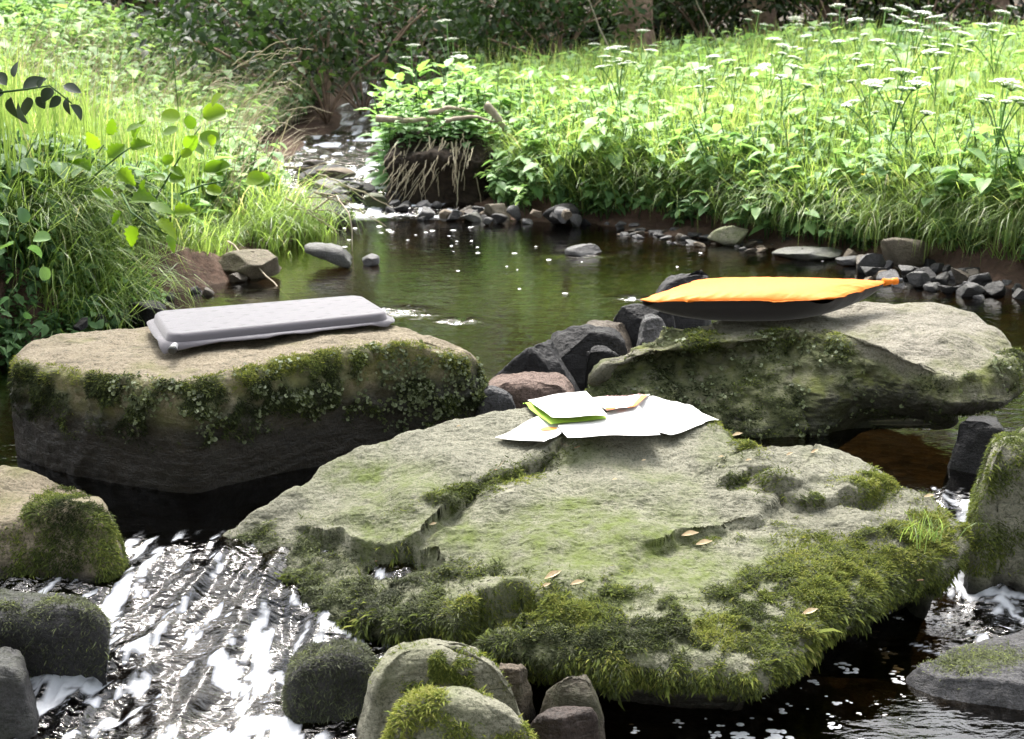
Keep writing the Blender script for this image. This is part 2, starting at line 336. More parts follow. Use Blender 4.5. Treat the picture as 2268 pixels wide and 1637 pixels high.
def zw(x, y):
    x = np.asarray(x, float); y = np.asarray(y, float)
    k = sstep(0.0, 0.55, x)
    y0 = 1.36 * (1 - k) + 1.74 * k; y1 = 1.86 * (1 - k) + 1.96 * k
    t = np.clip((y - y0) / (y1 - y0), 0, 1)
    low = ZL * (1 - t * t * (3 - 2 * t)) - 0.012 * (1 - sstep(1.86, 2.0, y))
    return low + 0.045 * np.clip(y - 4.92, 0, 6)
def ground_z(x, y):
    x = np.asarray(x, float); y = np.asarray(y, float)
    p = np.stack([x, y, 0 * x], -1)
    nz = fbm(p * 1.3, 4, 3); n2 = fbm(p * 7, 3, 5)
    wob = 0.09 * fbm(p * 2.6, 3, 9) * sstep(3.0, 3.4, y)
    dr = x - xr(y) + wob; dl = xl(y) - x + wob
    w = zw(x, y)
    inside = np.minimum(-dr, -dl)
    bed = w - 0.035 - 0.15 * sstep(0.0, 0.6, inside) + 0.02 * n2
    far = sstep(4.2, 6.5, y)
    n2 = n2 + .45 * fbm(p * 24, 3, 6)
    zr = -0.02 + 0.05 * sstep(0, .34, dr) + 0.09 * sstep(0.26, 0.36, dr) + 0.18 * sstep(0.35, 3.0, dr) + 0.03 * nz * sstep(0.1, 0.6, dr) + 0.02 * n2
    near = 1 - sstep(3.3, 4.0, y)
    zl_ = -0.02 + (0.07 + 0.17 * near) * sstep(0.0, 0.14 + .1 * (1 - near), dl) + 0.52 * sstep(0.15, 2.4, dl) + 0.03 * nz * sstep(0.1, 0.6, dl) + 0.02 * n2
    base = np.where(dr > 0, w + zr, np.where(dl > 0, w + zl_, bed))
    hill = 7.0 * sstep(15, 40, np.hypot(x * 0.8, y)) + 2.0 * sstep(6, 20, np.abs(x))
    return base + hill * (1 + 0.15 * nz)
def axis(segs):
    out = []
    for a, b, st in segs: out.append(np.arange(a, b, st))
    return np.concatenate(out)
def heightgrid(xs, ys, zf):
    X, Y = np.meshgrid(xs, ys); Z = zf(X, Y); V = np.stack([X, Y, Z], -1).reshape(-1, 3)
    nx, ny = len(xs), len(ys); i = (np.arange(ny - 1)[:, None] * nx + np.arange(nx - 1)[None]).ravel()
    return V, np.stack([i, i + 1, i + 1 + nx, i + nx], -1)
gx = axis([(-60, -12, 4), (-12, -3, .5), (-3, -1.6, .06), (-1.6, 2.0, .022), (2.0, 4, .08), (4, 12, .5), (12, 61, 4)])
gy = axis([(-12, 0.5, 2), (0.5, 5.4, .024), (5.4, 8, .05), (8, 16, .25), (16, 80, 3)])
V, Fq = heightgrid(gx, gy, ground_z)
bedm = sstep(0.03, -0.05, V[:, 2] - zw(V[:, 0], V[:, 1])) * (V[:, 1] < 12); bedm *= 1 - .8 * sstep(1.62, 1.5, V[:, 1]) * sstep(.2, .5, V[:, 0])
tag(link("ground", mesh("ground", V, Fq, True, bed=bedm, litter=np.clip(sstep(8.6, 10.5, np.hypot(V[:, 0] * .6, V[:, 1])) + .95 * bedm * sstep(1.66, 1.80, V[:, 1]) * sstep(3.0, 2.6, V[:, 1]), 0, 1)), M['soil']), kind="structure", label="brown earth banks and stony stream bed")  # darker soil at the back and on the bed between the rocks

# water surface: quiet pool above, rapids where it drops between the rocks
RIFFLES = [(885, 692, .07, .05, .9), (935, 700, .05, .03, .6), (1022, 711, .055, .03, 1.0), (1400, 662, .05, .03, .7), (1300, 566, .10, .04, .5)]
def turb(x, y):
    """how broken the water is, 0..1"""
    left = sstep(1.86, 1.70, y) * sstep(-0.03, -0.16, x + 0.25 * (1.7 - y) * 0) * sstep(-1.2, -0.55, x)
    rc = np.exp(-((x - (0.70 + 0.5 * (1.9 - y) * .5)) / 0.12) ** 2) * sstep(1.66, 1.78, y) * sstep(2.02, 1.94, y)
    rr = np.exp(-(((x - 0.74) / 0.17) ** 2 + ((y - 1.69) / 0.10) ** 2)) * 1.1
    for (u, v, a_, b_, k_) in RIFFLES:
        c_ = at_z(u, v, 0.0); rr = np.maximum(rr, k_ * np.exp(-(((x - c_[0]) / a_) ** 2 + ((y - c_[1]) / b_) ** 2)))
    cr = sstep(4.93, 5.05, y) * 0.8
    return np.clip(np.maximum.reduce([left, rc, rr, cr]), 0, 1)
wx = axis([(-3.0, -1.3, .06), (-1.3, 1.4, .0055), (1.4, 3.0, .06)])
wy = axis([(-3, 1.1, .3), (1.1, 2.15, .005), (2.15, 3.2, .011), (3.2, 5.0, .025), (5.0, 7.6, .02), (7.6, 11, .2)])
def water_z(X, Y):
    T = turb(X, Y)
    fl = 0.6 * (X + 0.35)                           # the flow fans out downstream
    p = np.stack([X * 9 + 3 * fl * (1.8 - Y), Y * 5.0, 0 * X], -1)
    wv = fbm(np.stack([X, Y, 0 * X], -1) * 2.2, 3, 21)
    p = p + wv[..., None] * 1.6
    a = ridged(p * 1.0, 2, 31); b = ridged(p * 2.7, 2, 33); c = fbm(p * 6, 2, 35)
    return zw(X, Y) + T * (0.014 * a + 0.0078 * b + 0.0022 * c) + (1 - T) * 0.0007 * fbm(np.stack([X * 6, Y * 16, 0 * X], -1), 3, 41)
V, Fq = heightgrid(wx, wy, water_z)
X, Y = V[:, 0], V[:, 1]; T = turb(X, Y)
ang = np.arctan2(X + 0.33, 2.35 - Y)              # fan angle below the left gap
r = np.hypot(X + 0.33, 2.35 - Y)
q = np.stack([ang * 16, r * 11, 0 * X], -1); q = q + 1.3 * fbm(q * 0.6, 2, 51)[:, None]
st = fbm(q, 3, 53) * 0.75 + 0.55 * fbm(np.stack([X * 42, Y * 60, 0 * X], -1) + 1.1 * fbm(q, 2, 58)[:, None], 3, 57)
crest = ridged(q * .8, 2, 59)
dens = T * (0.30 + 0.22 * (X > .3) + 0.45 * sstep(1.72, 1.5, Y) + 0.15 * fbm(np.stack([X * 5, Y * 5, 0 * X], -1), 2, 61))
sx = np.stack([ang * 46, r * 15, 0 * X], -1); sx = sx + 2.2 * fbm(q * .7, 3, 71)[:, None] * [1, .5, 0]
big = fbm(np.stack([ang * 9, r * 7, 0 * X], -1), 3, 73); fine_ = fbm(sx, 3, 75); spark = fbm(np.stack([ang * 44, r * 24, 0 * X], -1) + 2.0 * fbm(q * .8, 2, 76)[:, None], 3, 77)
slope = np.gradient(V[:, 2].reshape(len(wy), len(wx)), axis=0).ravel() / .005; slope = np.clip(slope * .6, -.5, .5)
foam = sstep(-.02, .26, fine_ * .65 + spark * .95 + big * .5 + slope * .5 - .62 + dens * .70) * .9 * sstep(0.05, 0.4, T)  # foam, with sky glints on the wave slopes painted white as well
cre = (Y > 4.9)
foam = np.where(cre, sstep(0.12, 0.3, fbm(np.stack([X * 20, Y * 9, 0 * X], -1), 4, 63) + 0.02 * T) * T, foam)
tag(link("water", mesh("water", V, Fq, True, foam=foam, ripple=0.10 + 0.5 * T), M['water']), kind="structure", label="clear brown stream water")

# ------------------------------------------------------------------ rocks
def catmull(P, n):
    P = np.asarray(P, float); k = len(P); t = np.linspace(0, k, n, endpoint=False); i = t.astype(int); f = (t - i)[:, None]
    p0, p1, p2, p3 = P[(i - 1) % k], P[i % k], P[(i + 1) % k], P[(i + 2) % k]
    r = 0.5 * (2 * p1 + (p2 - p0) * f + (2 * p0 - 5 * p1 + 4 * p2 - p3) * f ** 2 + (3 * p1 - p0 - 3 * p2 + p3) * f ** 3)
    d = np.concatenate([[0], np.cumsum(np.linalg.norm(np.diff(np.vstack([r, r[:1]]), axis=0), axis=1))])
    s = np.linspace(0, d[-1], n, endpoint=False); rr = np.vstack([r, r[:1]])
    return np.stack([np.interp(s, d, rr[:, c]) for c in range(r.shape[1])], -1)
def idw(xy, C_, pw=2.6, eps=0.03):
    out = np.empty(len(xy))
    for a in range(0, len(xy), 60000):
        d2 = ((xy[a:a + 60000, None] - C_[None, :, :2]) ** 2).sum(-1) + eps ** 2
        w = d2 ** (-pw / 2); out[a:a + 60000] = (w * C_[None, :, 2]).sum(1) / w.sum(1)
    return out
def seg_dist(xy, poly):
    """distance, signed side and position 0..1 along the polyline for each point"""
    best = np.full(len(xy), 1e9); side = np.zeros(len(xy)); pos = np.zeros(len(xy)); m = len(poly) - 1
    for i in range(m):
        a, b = poly[i], poly[i + 1]; ab = b - a; t = np.clip(((xy - a) @ ab) / (ab @ ab), 0, 1)
        d = np.linalg.norm(xy - (a + t[:, None] * ab), axis=1); k = d < best
        best[k] = d[k]; side[k] = np.sign(ab[0] * (xy[k, 1] - a[1]) - ab[1] * (xy[k, 0] - a[0])); pos[k] = (i + t[k]) / m
    return best, side, pos
class Rock: pass
def rock_mesh(rim, zbot=-0.2, ctrl=(), R=0.03, bulge=0.02, slope=0.0, NA=240, NC=70, NW=40, amp=0.012, freq=7.0, fine=0.003, strata=0.0, seed=0, steps=(), wallfn=None, fwd=None, world=False, cuts=0):
    """A solid stone from the outline of its upper face (u, v, z), the heights inside it, and its sides."""
    rim = np.asarray(rim, float)
    Wr = rim if world else at_z(rim[:, 0], rim[:, 1], rim[:, 2])
    cr_ = catmull(Wr, NA)
    area = np.cross(cr_[:, :2], np.roll(cr_[:, :2], -1, 0)).sum()
    if area < 0: cr_ = cr_[::-1]
    c = cr_[:, :2].mean(0)
    K = [Wr]
    if len(ctrl): ct = np.asarray(ctrl, float); K.append(ct if world else at_z(ct[:, 0], ct[:, 1], ct[:, 2]))
    K = np.vstack(K)
    s = np.linspace(0, 1, NC) ** 0.85; s[0] = 0.004
    tan = np.roll(cr_, -1, 0) - np.roll(cr_, 1, 0); no = nrm(np.stack([tan[:, 1], -tan[:, 0]], -1))
    rows = []
    rad = np.linalg.norm(cr_[:, :2] - c, axis=1)
    for k in s:
        xy = c + (cr_[:, :2] - c) * k
        e = (1 - k) * rad; Rm = np.minimum(R, rad * 0.6)
        drop = np.where(e < Rm, Rm - np.sqrt(np.maximum(Rm ** 2 - (Rm - e) ** 2, 0)), 0)
        rows.append(np.column_stack([xy, -drop]))
    cap = np.concatenate(rows); cap[:, 2] += idw(cap[:, :2], K)
    for st in steps:
        pl = np.asarray(st['p'], float); zz = st.get('z', 0.05); wp = at_z(pl[:, 0], pl[:, 1], zz)[:, :2] if not world else pl
        d, sd, po = seg_dist(cap[:, :2], wp); endf = sstep(0, .18, po) * sstep(1, .82, po)
        wv = 0.016 * fbm(np.column_stack([cap[:, :2] * 28, 0 * d]), 3, seed + 5); endf = endf * (.55 + .45 * sstep(-.25, .25, vnoise(np.column_stack([cap[:, :2] * 17, 0 * d]), seed + 6)))
        sdv = sd * d + wv
        up = sstep(-0.004, 0.004, sdv) * np.exp(-np.maximum(sdv, 0) / st.get('fall', .1)) * st.get('h', .02) * endf
        gr = -st.get('g', .012) * np.exp(-(np.minimum(sdv, 0) / st.get('w', .025)) ** 2) * (sdv < 0.004) * endf
        cap[:, 2] += up + gr
    zr = cap[-NA:, 2]; th = np.arange(NA)
    zb = zbot(cr_) if callable(zbot) else np.full(NA, zbot)
    wall = []
    for t in np.linspace(0, 1, NW + 1)[1:]:
        off = (bulge * np.sin(pi * min(t * 1.15, 1)) + slope * t) * np.ones(NA)
        if wallfn is not None: off = off + wallfn(t, cr_)
        wall.append(np.column_stack([cr_[:, :2] + no * off[:, None], zr + (zb - zr) * t]))
    bot = []
    wl_ = wall[-1]; cb = wl_[:, :2].mean(0)
    for k in (0.8, 0.5, 0.2, 0.01): bot.append(np.column_stack([cb + (wl_[:, :2] - cb) * k, wl_[:, 2] * k + wl_[:, 2].mean() * (1 - k) - 0.01 * (1 - k)]))
    G = np.concatenate([cap.reshape(NC, NA, 3), np.stack(wall), np.stack(bot)])
    NR = G.shape[0]
    def normals(G):
        du = np.roll(G, -1, 1) - np.roll(G, 1, 1); dv = np.gradient(G, axis=0); n = np.cross(dv, du); return nrm(-n) if False else nrm(n)
    if cuts:
        gq = np.random.default_rng(seed + 900); Gf = G.reshape(-1, 3); cc = Gf.mean(0); ex = Gf.max(0) - Gf.min(0)
        for kk in range(cuts):
            d = gq.normal(size=3); d[2] = abs(d[2]) * .7; d = d / np.linalg.norm(d); hh = ((Gf - cc) / ex) @ d; lim = np.percentile(hh, gq.uniform(74, 92)); Gf = Gf - (np.maximum(hh - lim, 0) * .92)[:, None] * d * ex
        G = Gf.reshape(G.shape)
    n = normals(G)
    if n[1:NC // 2, :, 2].mean() < 0: n = -n
    p = G.reshape(-1, 3) + np.array([seed * 3.1, seed * 1.7, 0])
    a = amp * fbm(p * freq, 4, seed) + amp * .30 * ridged(p * freq * 3.7, 3, seed + 1) * sstep(-.3, .4, fbm(p * freq * .8, 2, seed + 8)) + fine * fbm(p * 55, 3, seed + 2) + fine * 0.5 * ridged(p * 130, 2, seed + 3) 
    if strata:
        lay = G.reshape(-1, 3)[:, 2] * 55 + 2.2 * fbm(p * 4, 3, seed + 7); a += strata * (np.abs((lay % 1) - .5) - .25) * (1 - np.abs(n.reshape(-1, 3)[:, 2]))
    sc = np.ones((NR, NA)); sc[0] = 0.3; 
    wd = np.ones((NR, NA, 1)); 
    G = G + n * (a.reshape(NR, NA) * sc)[..., None] * wd
    n = normals(G)
    if n[1:NC // 2, :, 2].mean() < 0: n = -n
    V = np.vstack([G.reshape(-1, 3), G[0].mean(0)[None], G[-1].mean(0)[None]])
    nn = np.vstack([n.reshape(-1, 3), [[0, 0, 1.0]], [[0, 0, -1.0]]])
    i = np.arange(NR - 1)[:, None] * NA; j = np.arange(NA)[None]; j2 = (j + 1) % NA
    q = np.stack([i + j, i + NA + j, i + NA + j2, i + j2], -1).reshape(-1, 4)
    k = NR * NA; jj = np.arange(NA); t1 = np.stack([np.full(NA, k), jj, (jj + 1) % NA], -1); b0 = (NR - 1) * NA; t2 = np.stack([np.full(NA, k + 1), b0 + (jj + 1) % NA, b0 + jj], -1)
    r_ = Rock(); r_.V, r_.N, r_.F, r_.c, r_.q = V, nn, [q, t1, t2], c, q; r_.uv = np.stack(proj(V), -1)
    r_.K = K; r_.base = np.array([c[0], c[1], float(V[:, 2].min())]); r_.NA = NA; r_.NC = NC
    return r_
def rock_obj(name, r, mat, label, cat="rock", algae=None, wet=None, group=None, mossb=None):
    z0 = np.zeros(len(r.V))
    mb = z0 if mossb is None else np.clip(mossb, 0, 1)
    if mossb is not None: r.V = r.V + r.N * (mb * (.002 + .017 * np.clip(fbm(r.V * 24, 3, 61) + .22, 0, 1) + .004 * fbm(r.V * 70, 3, 62)))[:, None]
    al = z0 if algae is None else np.clip(algae, 0, 1)
    if wet is None:
        wl_ = zw(r.V[:, 0], r.V[:, 1]); wet = sstep(0.035, 0.008, r.V[:, 2] - wl_ + 0.02 * fbm(r.V * 20, 2, 4))
    o = link(name, mesh(name, r.V - r.base, r.F, True, algae=al, wet=np.clip(wet, 0, 1), mossb=mb), mat, None, tuple(r.base))
    tag(o, label, cat, group); r.o = o; return o

# moss: many short leafy shoots, each a bent blade, set on the stone's own surface
def moss_part(r, name, wgt, n, size=(0.008, 0.014), width=0.28, mat=None, droop=0.5, tint=None, lay=0.74, seed=1, lift=0.0):
    g = np.random.default_rng(seed)
    q = r.q; P4 = r.V[q]; ar = 0.5 * np.linalg.norm(np.cross(P4[:, 2] - P4[:, 0], P4[:, 3] - P4[:, 1]), axis=1)
    w = np.clip(wgt[q].mean(1), 0, None) * ar
    if w.sum() <= 0: return None
    idx = g.choice(len(q), n, p=w / w.sum()); a = g.random((n, 1)); b = g.random((n, 1))
    P = (P4[idx, 0] * (1 - a) + P4[idx, 1] * a) * (1 - b) + (P4[idx, 3] * (1 - a) + P4[idx, 2] * a) * b
    nn = nrm(r.N[q[idx]].mean(1))
    cl = fbm(P * 55, 2, seed)                                   # tufts: shoots lean together
    az = fbm(P * 30, 2, seed + 3) * 4 + g.uniform(-2.6, 2.6, n)
    tg = nrm(np.stack([np.cos(az), np.sin(az), 0.3 * g.normal(size=n)], -1))
    D = nrm(nn * (1 - lay) + tg * lay + np.array([0, 0, -droop]) * (1 - nn[:, 2:3]).clip(0, 1) * 1.0 + np.array([0, 0, .04]))
    S = .82 * g.uniform(*size, n) * (1 + 0.45 * cl) * np.exp(g.normal(0, .28, n))
    X, Yd, Z = frames(D, nn, g.normal(0, .5, n))
    tv = np.array([(-.5, 0, 0), (.5, 0, 0), (-.4, .6, .14), (.4, .6, .14), (0, 1, .0)]); tv[:, 0] *= width
    tf = np.array([(0, 1, 3), (0, 3, 2), (2, 3, 4)])
    if tint is None: tint = 0.45 + 0.35 * cl + g.normal(0, .15, n)
    else: tint = tint(P, g)
    Vv, Ff, Tt = stamp((tv, tf, np.array([-.14, -.14, 0, 0, .08])), P + nn * lift, X, Yd, Z, S, np.clip(tint, 0.02, .98))
    return part(name, mesh(name, Vv - r.base, Ff, True, tint=np.clip(Tt, 0, 1)), mat or M['moss'], r.o)
def liver_part(r, name, wgt, n, size=(0.006, 0.012), seed=1, tint=(0.55, .2)):
    """leafy liverwort: small curled round lobes"""
    g = np.random.default_rng(seed); q = r.q; P4 = r.V[q]; ar = 0.5 * np.linalg.norm(np.cross(P4[:, 2] - P4[:, 0], P4[:, 3] - P4[:, 1]), axis=1)
    w = np.clip(wgt[q].mean(1), 0, None) * ar; idx = g.choice(len(q), n, p=w / w.sum()); a = g.random((n, 1)); b = g.random((n, 1))
    P = (P4[idx, 0] * (1 - a) + P4[idx, 1] * a) * (1 - b) + (P4[idx, 3] * (1 - a) + P4[idx, 2] * a) * b
    nn = nrm(r.N[q[idx]].mean(1) + 0.35 * g.normal(size=(n, 3)))
    D = nrm(np.cross(nn, g.normal(size=(n, 3)))); D = nrm(D + nn * 0.45 + np.array([0, 0, -.25]))
    X, Yd, Z = frames(D, nn)
    th = np.linspace(-2.4, 2.4, 8); tv = np.vstack([[0, .35, .0], np.column_stack([.5 * np.sin(th), .5 + .5 * np.cos(th), .16 * np.cos(3 * th)])]); tf = np.array([(0, i, i + 1) for i in range(1, 8)])
    Vv, Ff, Tt = stamp((tv, tf, np.r_[-.2, np.full(8, .05)]), P + nn * .003, X, Yd, Z, g.uniform(*size, n), np.clip(g.normal(tint[0], tint[1], n), .05, .95))
    return part(name, mesh(name, Vv - r.base, Ff, True, tint=np.clip(Tt, 0, 1)), M['liver'], r.o)
def above(r, pts):
    """pixels below the polyline count positive"""
    pts = np.asarray(pts, float); return r.uv[:, 1] - np.interp(r.uv[:, 0], pts[:, 0], pts[:, 1])

# --- left seat rock
rl = rock_mesh([(22, 795, .17), (80, 752, .185), (200, 733, .19), (330, 722, .195), (500, 704, .20), (700, 692, .205), (880, 716, .205), (965, 735, .195), (1035, 768, .175), (1066, 812, .13),
                (1010, 800, .155), (900, 772, .185), (760, 784, .19), (620, 808, .187), (480, 842, .18), (400, 856, .178), (250, 842, .178), (100, 820, .175)],
               zbot=-0.22, ctrl=[(300, 790, .192), (500, 770, .198), (700, 750, .203), (150, 780, .187), (860, 745, .202)], R=0.022, bulge=0.016, slope=-0.02, NA=620, NC=110, NW=110, amp=0.010, freq=6, fine=0.0022, strata=0.0015, seed=3)
fz = 1 - np.clip(rl.N[:, 2], 0, 1); dn = fbm(rl.V * 18, 3, 8); dn2 = fbm(rl.V * 45, 3, 18)
edge = above(rl, [(0, 800), (100, 818), (250, 840), (400, 855), (480, 840), (620, 806), (760, 782), (900, 768), (1010, 795), (1070, 812)])
ztop = 0.185 - rl.V[:, 2]
band = sstep(-14, 6, edge) * sstep(0.12, 0.055, ztop - 0.05 * sstep(800, 950, rl.uv[:, 0]) + 0.05 * dn)
front = rl.N[:, 1] < 0.35
lw = sstep(0.06, 0.0, rl.V[:, 2] + 0.03 * dn)
rock_obj("seat_rock", rl, M['tan_stone'], mossb=band * front * sstep(-.5, .0, dn + dn2 * .5), label= "flat topped tan boulder carrying the grey cushion", algae=(0.55 * sstep(0.05, .5, dn) * (fz < .3) + 0.8 * band + 0.35 * sstep(.1, .5, dn) * (fz > .4)),
         wet=np.clip(sstep(0.10, 0.0, rl.V[:, 2] + 0.05 * dn) + 0.9 * sstep(.4, .7, fz) * sstep(0.03, 0.08, ztop + .02 * dn), 0, 1))  # waterline damp, then shade painted over the steep front face
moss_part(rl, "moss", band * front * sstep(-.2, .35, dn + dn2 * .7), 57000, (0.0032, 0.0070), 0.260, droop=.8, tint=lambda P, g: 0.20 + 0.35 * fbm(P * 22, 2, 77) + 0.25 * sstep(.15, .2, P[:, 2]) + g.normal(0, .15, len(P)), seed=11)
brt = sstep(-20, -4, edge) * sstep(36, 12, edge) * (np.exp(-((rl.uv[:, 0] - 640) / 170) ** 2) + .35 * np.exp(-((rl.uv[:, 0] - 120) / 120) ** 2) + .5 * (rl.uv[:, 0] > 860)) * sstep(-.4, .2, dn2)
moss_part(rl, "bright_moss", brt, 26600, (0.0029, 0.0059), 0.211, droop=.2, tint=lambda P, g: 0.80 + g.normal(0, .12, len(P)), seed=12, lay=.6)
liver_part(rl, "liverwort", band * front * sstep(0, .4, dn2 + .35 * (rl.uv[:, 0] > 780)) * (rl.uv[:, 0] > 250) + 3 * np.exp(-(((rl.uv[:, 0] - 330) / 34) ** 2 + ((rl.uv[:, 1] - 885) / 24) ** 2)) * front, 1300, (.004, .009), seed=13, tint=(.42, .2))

# --- right seat rock, raised on another stone so that water shows under its right end
def zb_right(c):
    u, v = proj(c); return np.interp(u, [1280, 1400, 1650, 1850, 2000, 2130, 2260], [-.03, -.05, -.06, -.05, .0, .05, .05]) + 0.10 * sstep(2.2, 2.5, c[:, 1]) * sstep(1850, 2000, u)
rr_ = rock_mesh([(1303, 830, .10), (1330, 795, .135), (1400, 745, .165), (1480, 708, .18), (1600, 690, .185), (1750, 680, .19), (1900, 664, .195), (2050, 668, .195), (2150, 682, .19), (2220, 720, .175), (2258, 775, .14), (2262, 830, .10),
                 (2225, 850, .115), (2120, 838, .135), (2020, 806, .145), (1940, 765, .165), (1850, 742, .175), (1780, 735, .17), (1700, 752, .155), (1600, 752, .15), (1520, 742, .155), (1440, 775, .135), (1370, 815, .115)],
                zbot=zb_right, ctrl=[(1560, 715, .166), (1650, 720, .162), (1750, 700, .172), (1800, 705, .175), (1950, 710, .19), (2100, 740, .182), (2180, 790, .155)], R=0.03, bulge=0.03, slope=0.0, wallfn=lambda t, c: -.07 * t * sstep(1880, 2050, proj(c)[0]) + .15 * t * sstep(1930, 1780, proj(c)[0]) * sstep(1300, 1440, proj(c)[0]) * (c[:, 1] < 2.5), NA=560, NC=110, NW=100, amp=0.016, freq=6, fine=0.0025, seed=5)
dn = fbm(rr_.V * 14, 3, 28); dn2 = fbm(rr_.V * 50, 3, 29); u_, v_ = rr_.uv[:, 0], rr_.uv[:, 1]
edge = above(rr_, [(1290, 800), (1340, 790), (1420, 740), (1490, 712), (1600, 745), (1700, 745), (1780, 730), (1850, 742), (1920, 790), (2000, 830), (2120, 850), (2180, 800), (2240, 780)])
mk = sstep(-12, 14, edge + 14 * dn) * sstep(1030, 960, v_ + 40 * dn - 30 * (u_ > 1640) * (u_ < 1960)) * (rr_.N[:, 1] < .3)
mk *= 1 - 0.75 * sstep(1850, 2000, u_) * sstep(820, 880, v_)
rock_obj("mossy_seat_rock", rr_, M['warm_stone'], mossb=mk * sstep(-.6, -.1, dn + .6 * dn2), label= "big rounded boulder with mossy front carrying the orange cushion", algae=0.9 * mk + 0.35 * sstep(0, .5, dn) + .3 * sstep(-60, 0, edge), wet=0.85 * sstep(.55, .9, 1 - rr_.N[:, 2]) * sstep(.13, .08, rr_.V[:, 2] + .03 * dn))  # steep lower sides darkened: shade put in through this mask
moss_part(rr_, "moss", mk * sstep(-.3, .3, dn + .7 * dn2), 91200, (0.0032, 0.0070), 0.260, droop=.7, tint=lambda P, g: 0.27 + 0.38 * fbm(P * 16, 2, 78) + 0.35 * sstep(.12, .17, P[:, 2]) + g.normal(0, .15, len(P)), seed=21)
liver_part(rr_, "liverwort", mk * sstep(.0, .5, dn2), 1500, (.004, .009), seed=22, tint=(.5, .22))

# --- central table rock
top_rim = [(488, 1168, .0), (560, 1108, .03), (640, 1062, .05), (720, 1012, .065), (800, 977, .08), (900, 947, .09), (1000, 922, .10), (1090, 902, .107), (1180, 888, .112), (1300, 880, .118), (1440, 868, .13), (1530, 888, .13),
           (1590, 928, .115), (1645, 972, .10), (1690, 990, .09), (1780, 985, .085), (1870, 992, .08), (1950, 1022, .07), (1992, 1062, .06), (2062, 1092, .045), (2125, 1145, .025), (2148, 1195, .0),
           (2110, 1248, -.015), (2000, 1290, -.02), (1900, 1345, -.025), (1800, 1410, -.03), (1735, 1462, -.035), (1680, 1490, -.035), (1500, 1470, -.03), (1330, 1455, -.03), (1180, 1440, -.03), (1040, 1405, -.03), (960, 1395, -.045), (880, 1400, -.055), (760, 1390, -.065), (655, 1345, -.065), (600, 1290, -.055), (535, 1240, -.045)]
rc_ = rock_mesh(top_rim, zbot=-0.20, ctrl=[(1000, 1000, .083), (1300, 960, .103), (900, 1080, .055), (1150, 1080, .06), (1400, 1060, .07), (1650, 1080, .06), (1000, 1180, .022), (1200, 1180, .03), (1400, 1180, .035), (1600, 1180, .03), (1900, 1120, .045), (2000, 1170, .025),
                (1300, 1270, .008), (1500, 1280, .005), (1700, 1260, .006), (1850, 1230, .003), (1400, 1360, -.008), (1600, 1360, -.012), (1750, 1330, -.012), (1100, 1310, -.005), (800, 1130, .022), (650, 1160, .012), (760, 1200, .0), (850, 1270, -.03), (760, 1330, -.05), (950, 1310, -.022), (640, 1230, -.02)],
                R=0.022, bulge=0.0, slope=-0.05, NA=900, NC=230, NW=60, amp=0.009, freq=6, fine=0.0028, strata=0.004, seed=9,
                steps=[dict(p=[(1300, 975), (1230, 1003), (1120, 1025), (1050, 1040), (985, 1075), (930, 1100), (830, 1118)][::-1], z=.08, h=.011, g=.016, w=.024, fall=.10),
                       dict(p=[(2000, 1066), (1940, 1082), (1850, 1092), (1760, 1098), (1700, 1085), (1670, 1060)][::-1], z=.06, h=.020, g=.012, w=.025, fall=.12),
                       dict(p=[(1800, 1120), (1740, 1130), (1660, 1160), (1560, 1178), (1470, 1196), (1380, 1215)][::-1], z=.03, h=.012, g=.010, w=.022, fall=.10),
                       dict(p=[(1720, 1050), (1660, 1043), (1620, 1055), (1590, 1050)][::-1], z=.07, h=.004, g=.012, w=.025, fall=.05),
                       dict(p=[(1000, 1250), (940, 1225), (830, 1215), (740, 1190), (640, 1172)][::-1], z=.0, h=.022, g=.034, w=.04, fall=.08),
                       dict(p=[(1260, 1380), (1150, 1330), (1060, 1330), (1000, 1360), (940, 1400)][::-1], z=-.01, h=.024, g=.034, w=.05, fall=.09)],
                wallfn=lambda t, c: -0.06 * t * sstep(0.10, 0.5, c[:, 0]) - 0.02 * sstep(0, .3, t))
u_, v_ = rc_.uv[:, 0], rc_.uv[:, 1]; dn = fbm(rc_.V * 9, 4, 38); dn2 = fbm(rc_.V * 38, 3, 39); dn3 = fbm(rc_.V * 90, 2, 40)
edge = above(rc_, [(480, 1160), (560, 1165), (650, 1180), (740, 1195), (900, 1235), (1000, 1265), (1100, 1285), (1300, 1310), (1420, 1300), (1600, 1310), (1760, 1270), (1880, 1210), (1980, 1150), (2060, 1110), (2150, 1150)])
mf = sstep(-45, 60, edge + 60 * dn + 26 * dn2)
def ell(u, v, a, b, rot=0):
    c, s = math.cos(rot), math.sin(rot); x, y = u_ - u, v_ - v; return np.exp(-(((x * c + y * s) / a) ** 2 + ((y * c - x * s) / b) ** 2))
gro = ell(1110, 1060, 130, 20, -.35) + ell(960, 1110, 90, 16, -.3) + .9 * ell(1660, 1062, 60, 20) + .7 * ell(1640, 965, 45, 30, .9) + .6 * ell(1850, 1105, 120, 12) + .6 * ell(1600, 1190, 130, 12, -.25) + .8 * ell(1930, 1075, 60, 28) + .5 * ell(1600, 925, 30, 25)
mk = np.clip(mf + gro, 0, 1.2) * (rc_.N[:, 1] < .75)
under = sstep(-.055, -.085, rc_.V[:, 2])
alg = 0.75 * sstep(-.25, .5, fbm(rc_.V * 5, 4, 44)) * sstep(1000, 1060, v_) + 0.5 * sstep(.0, .4, dn) + .8 * ell(1500, 1255, 300, 30) + .5 * ell(1250, 1180, 330, 40) + .5 * ell(800, 1040, 120, 40)
dens = mk * (1 - under) * sstep(-.15, .35, dn2 * .8 + .6 * dn + .3 * dn3 + .30 * sstep(70, 150, edge) + .30 * gro)
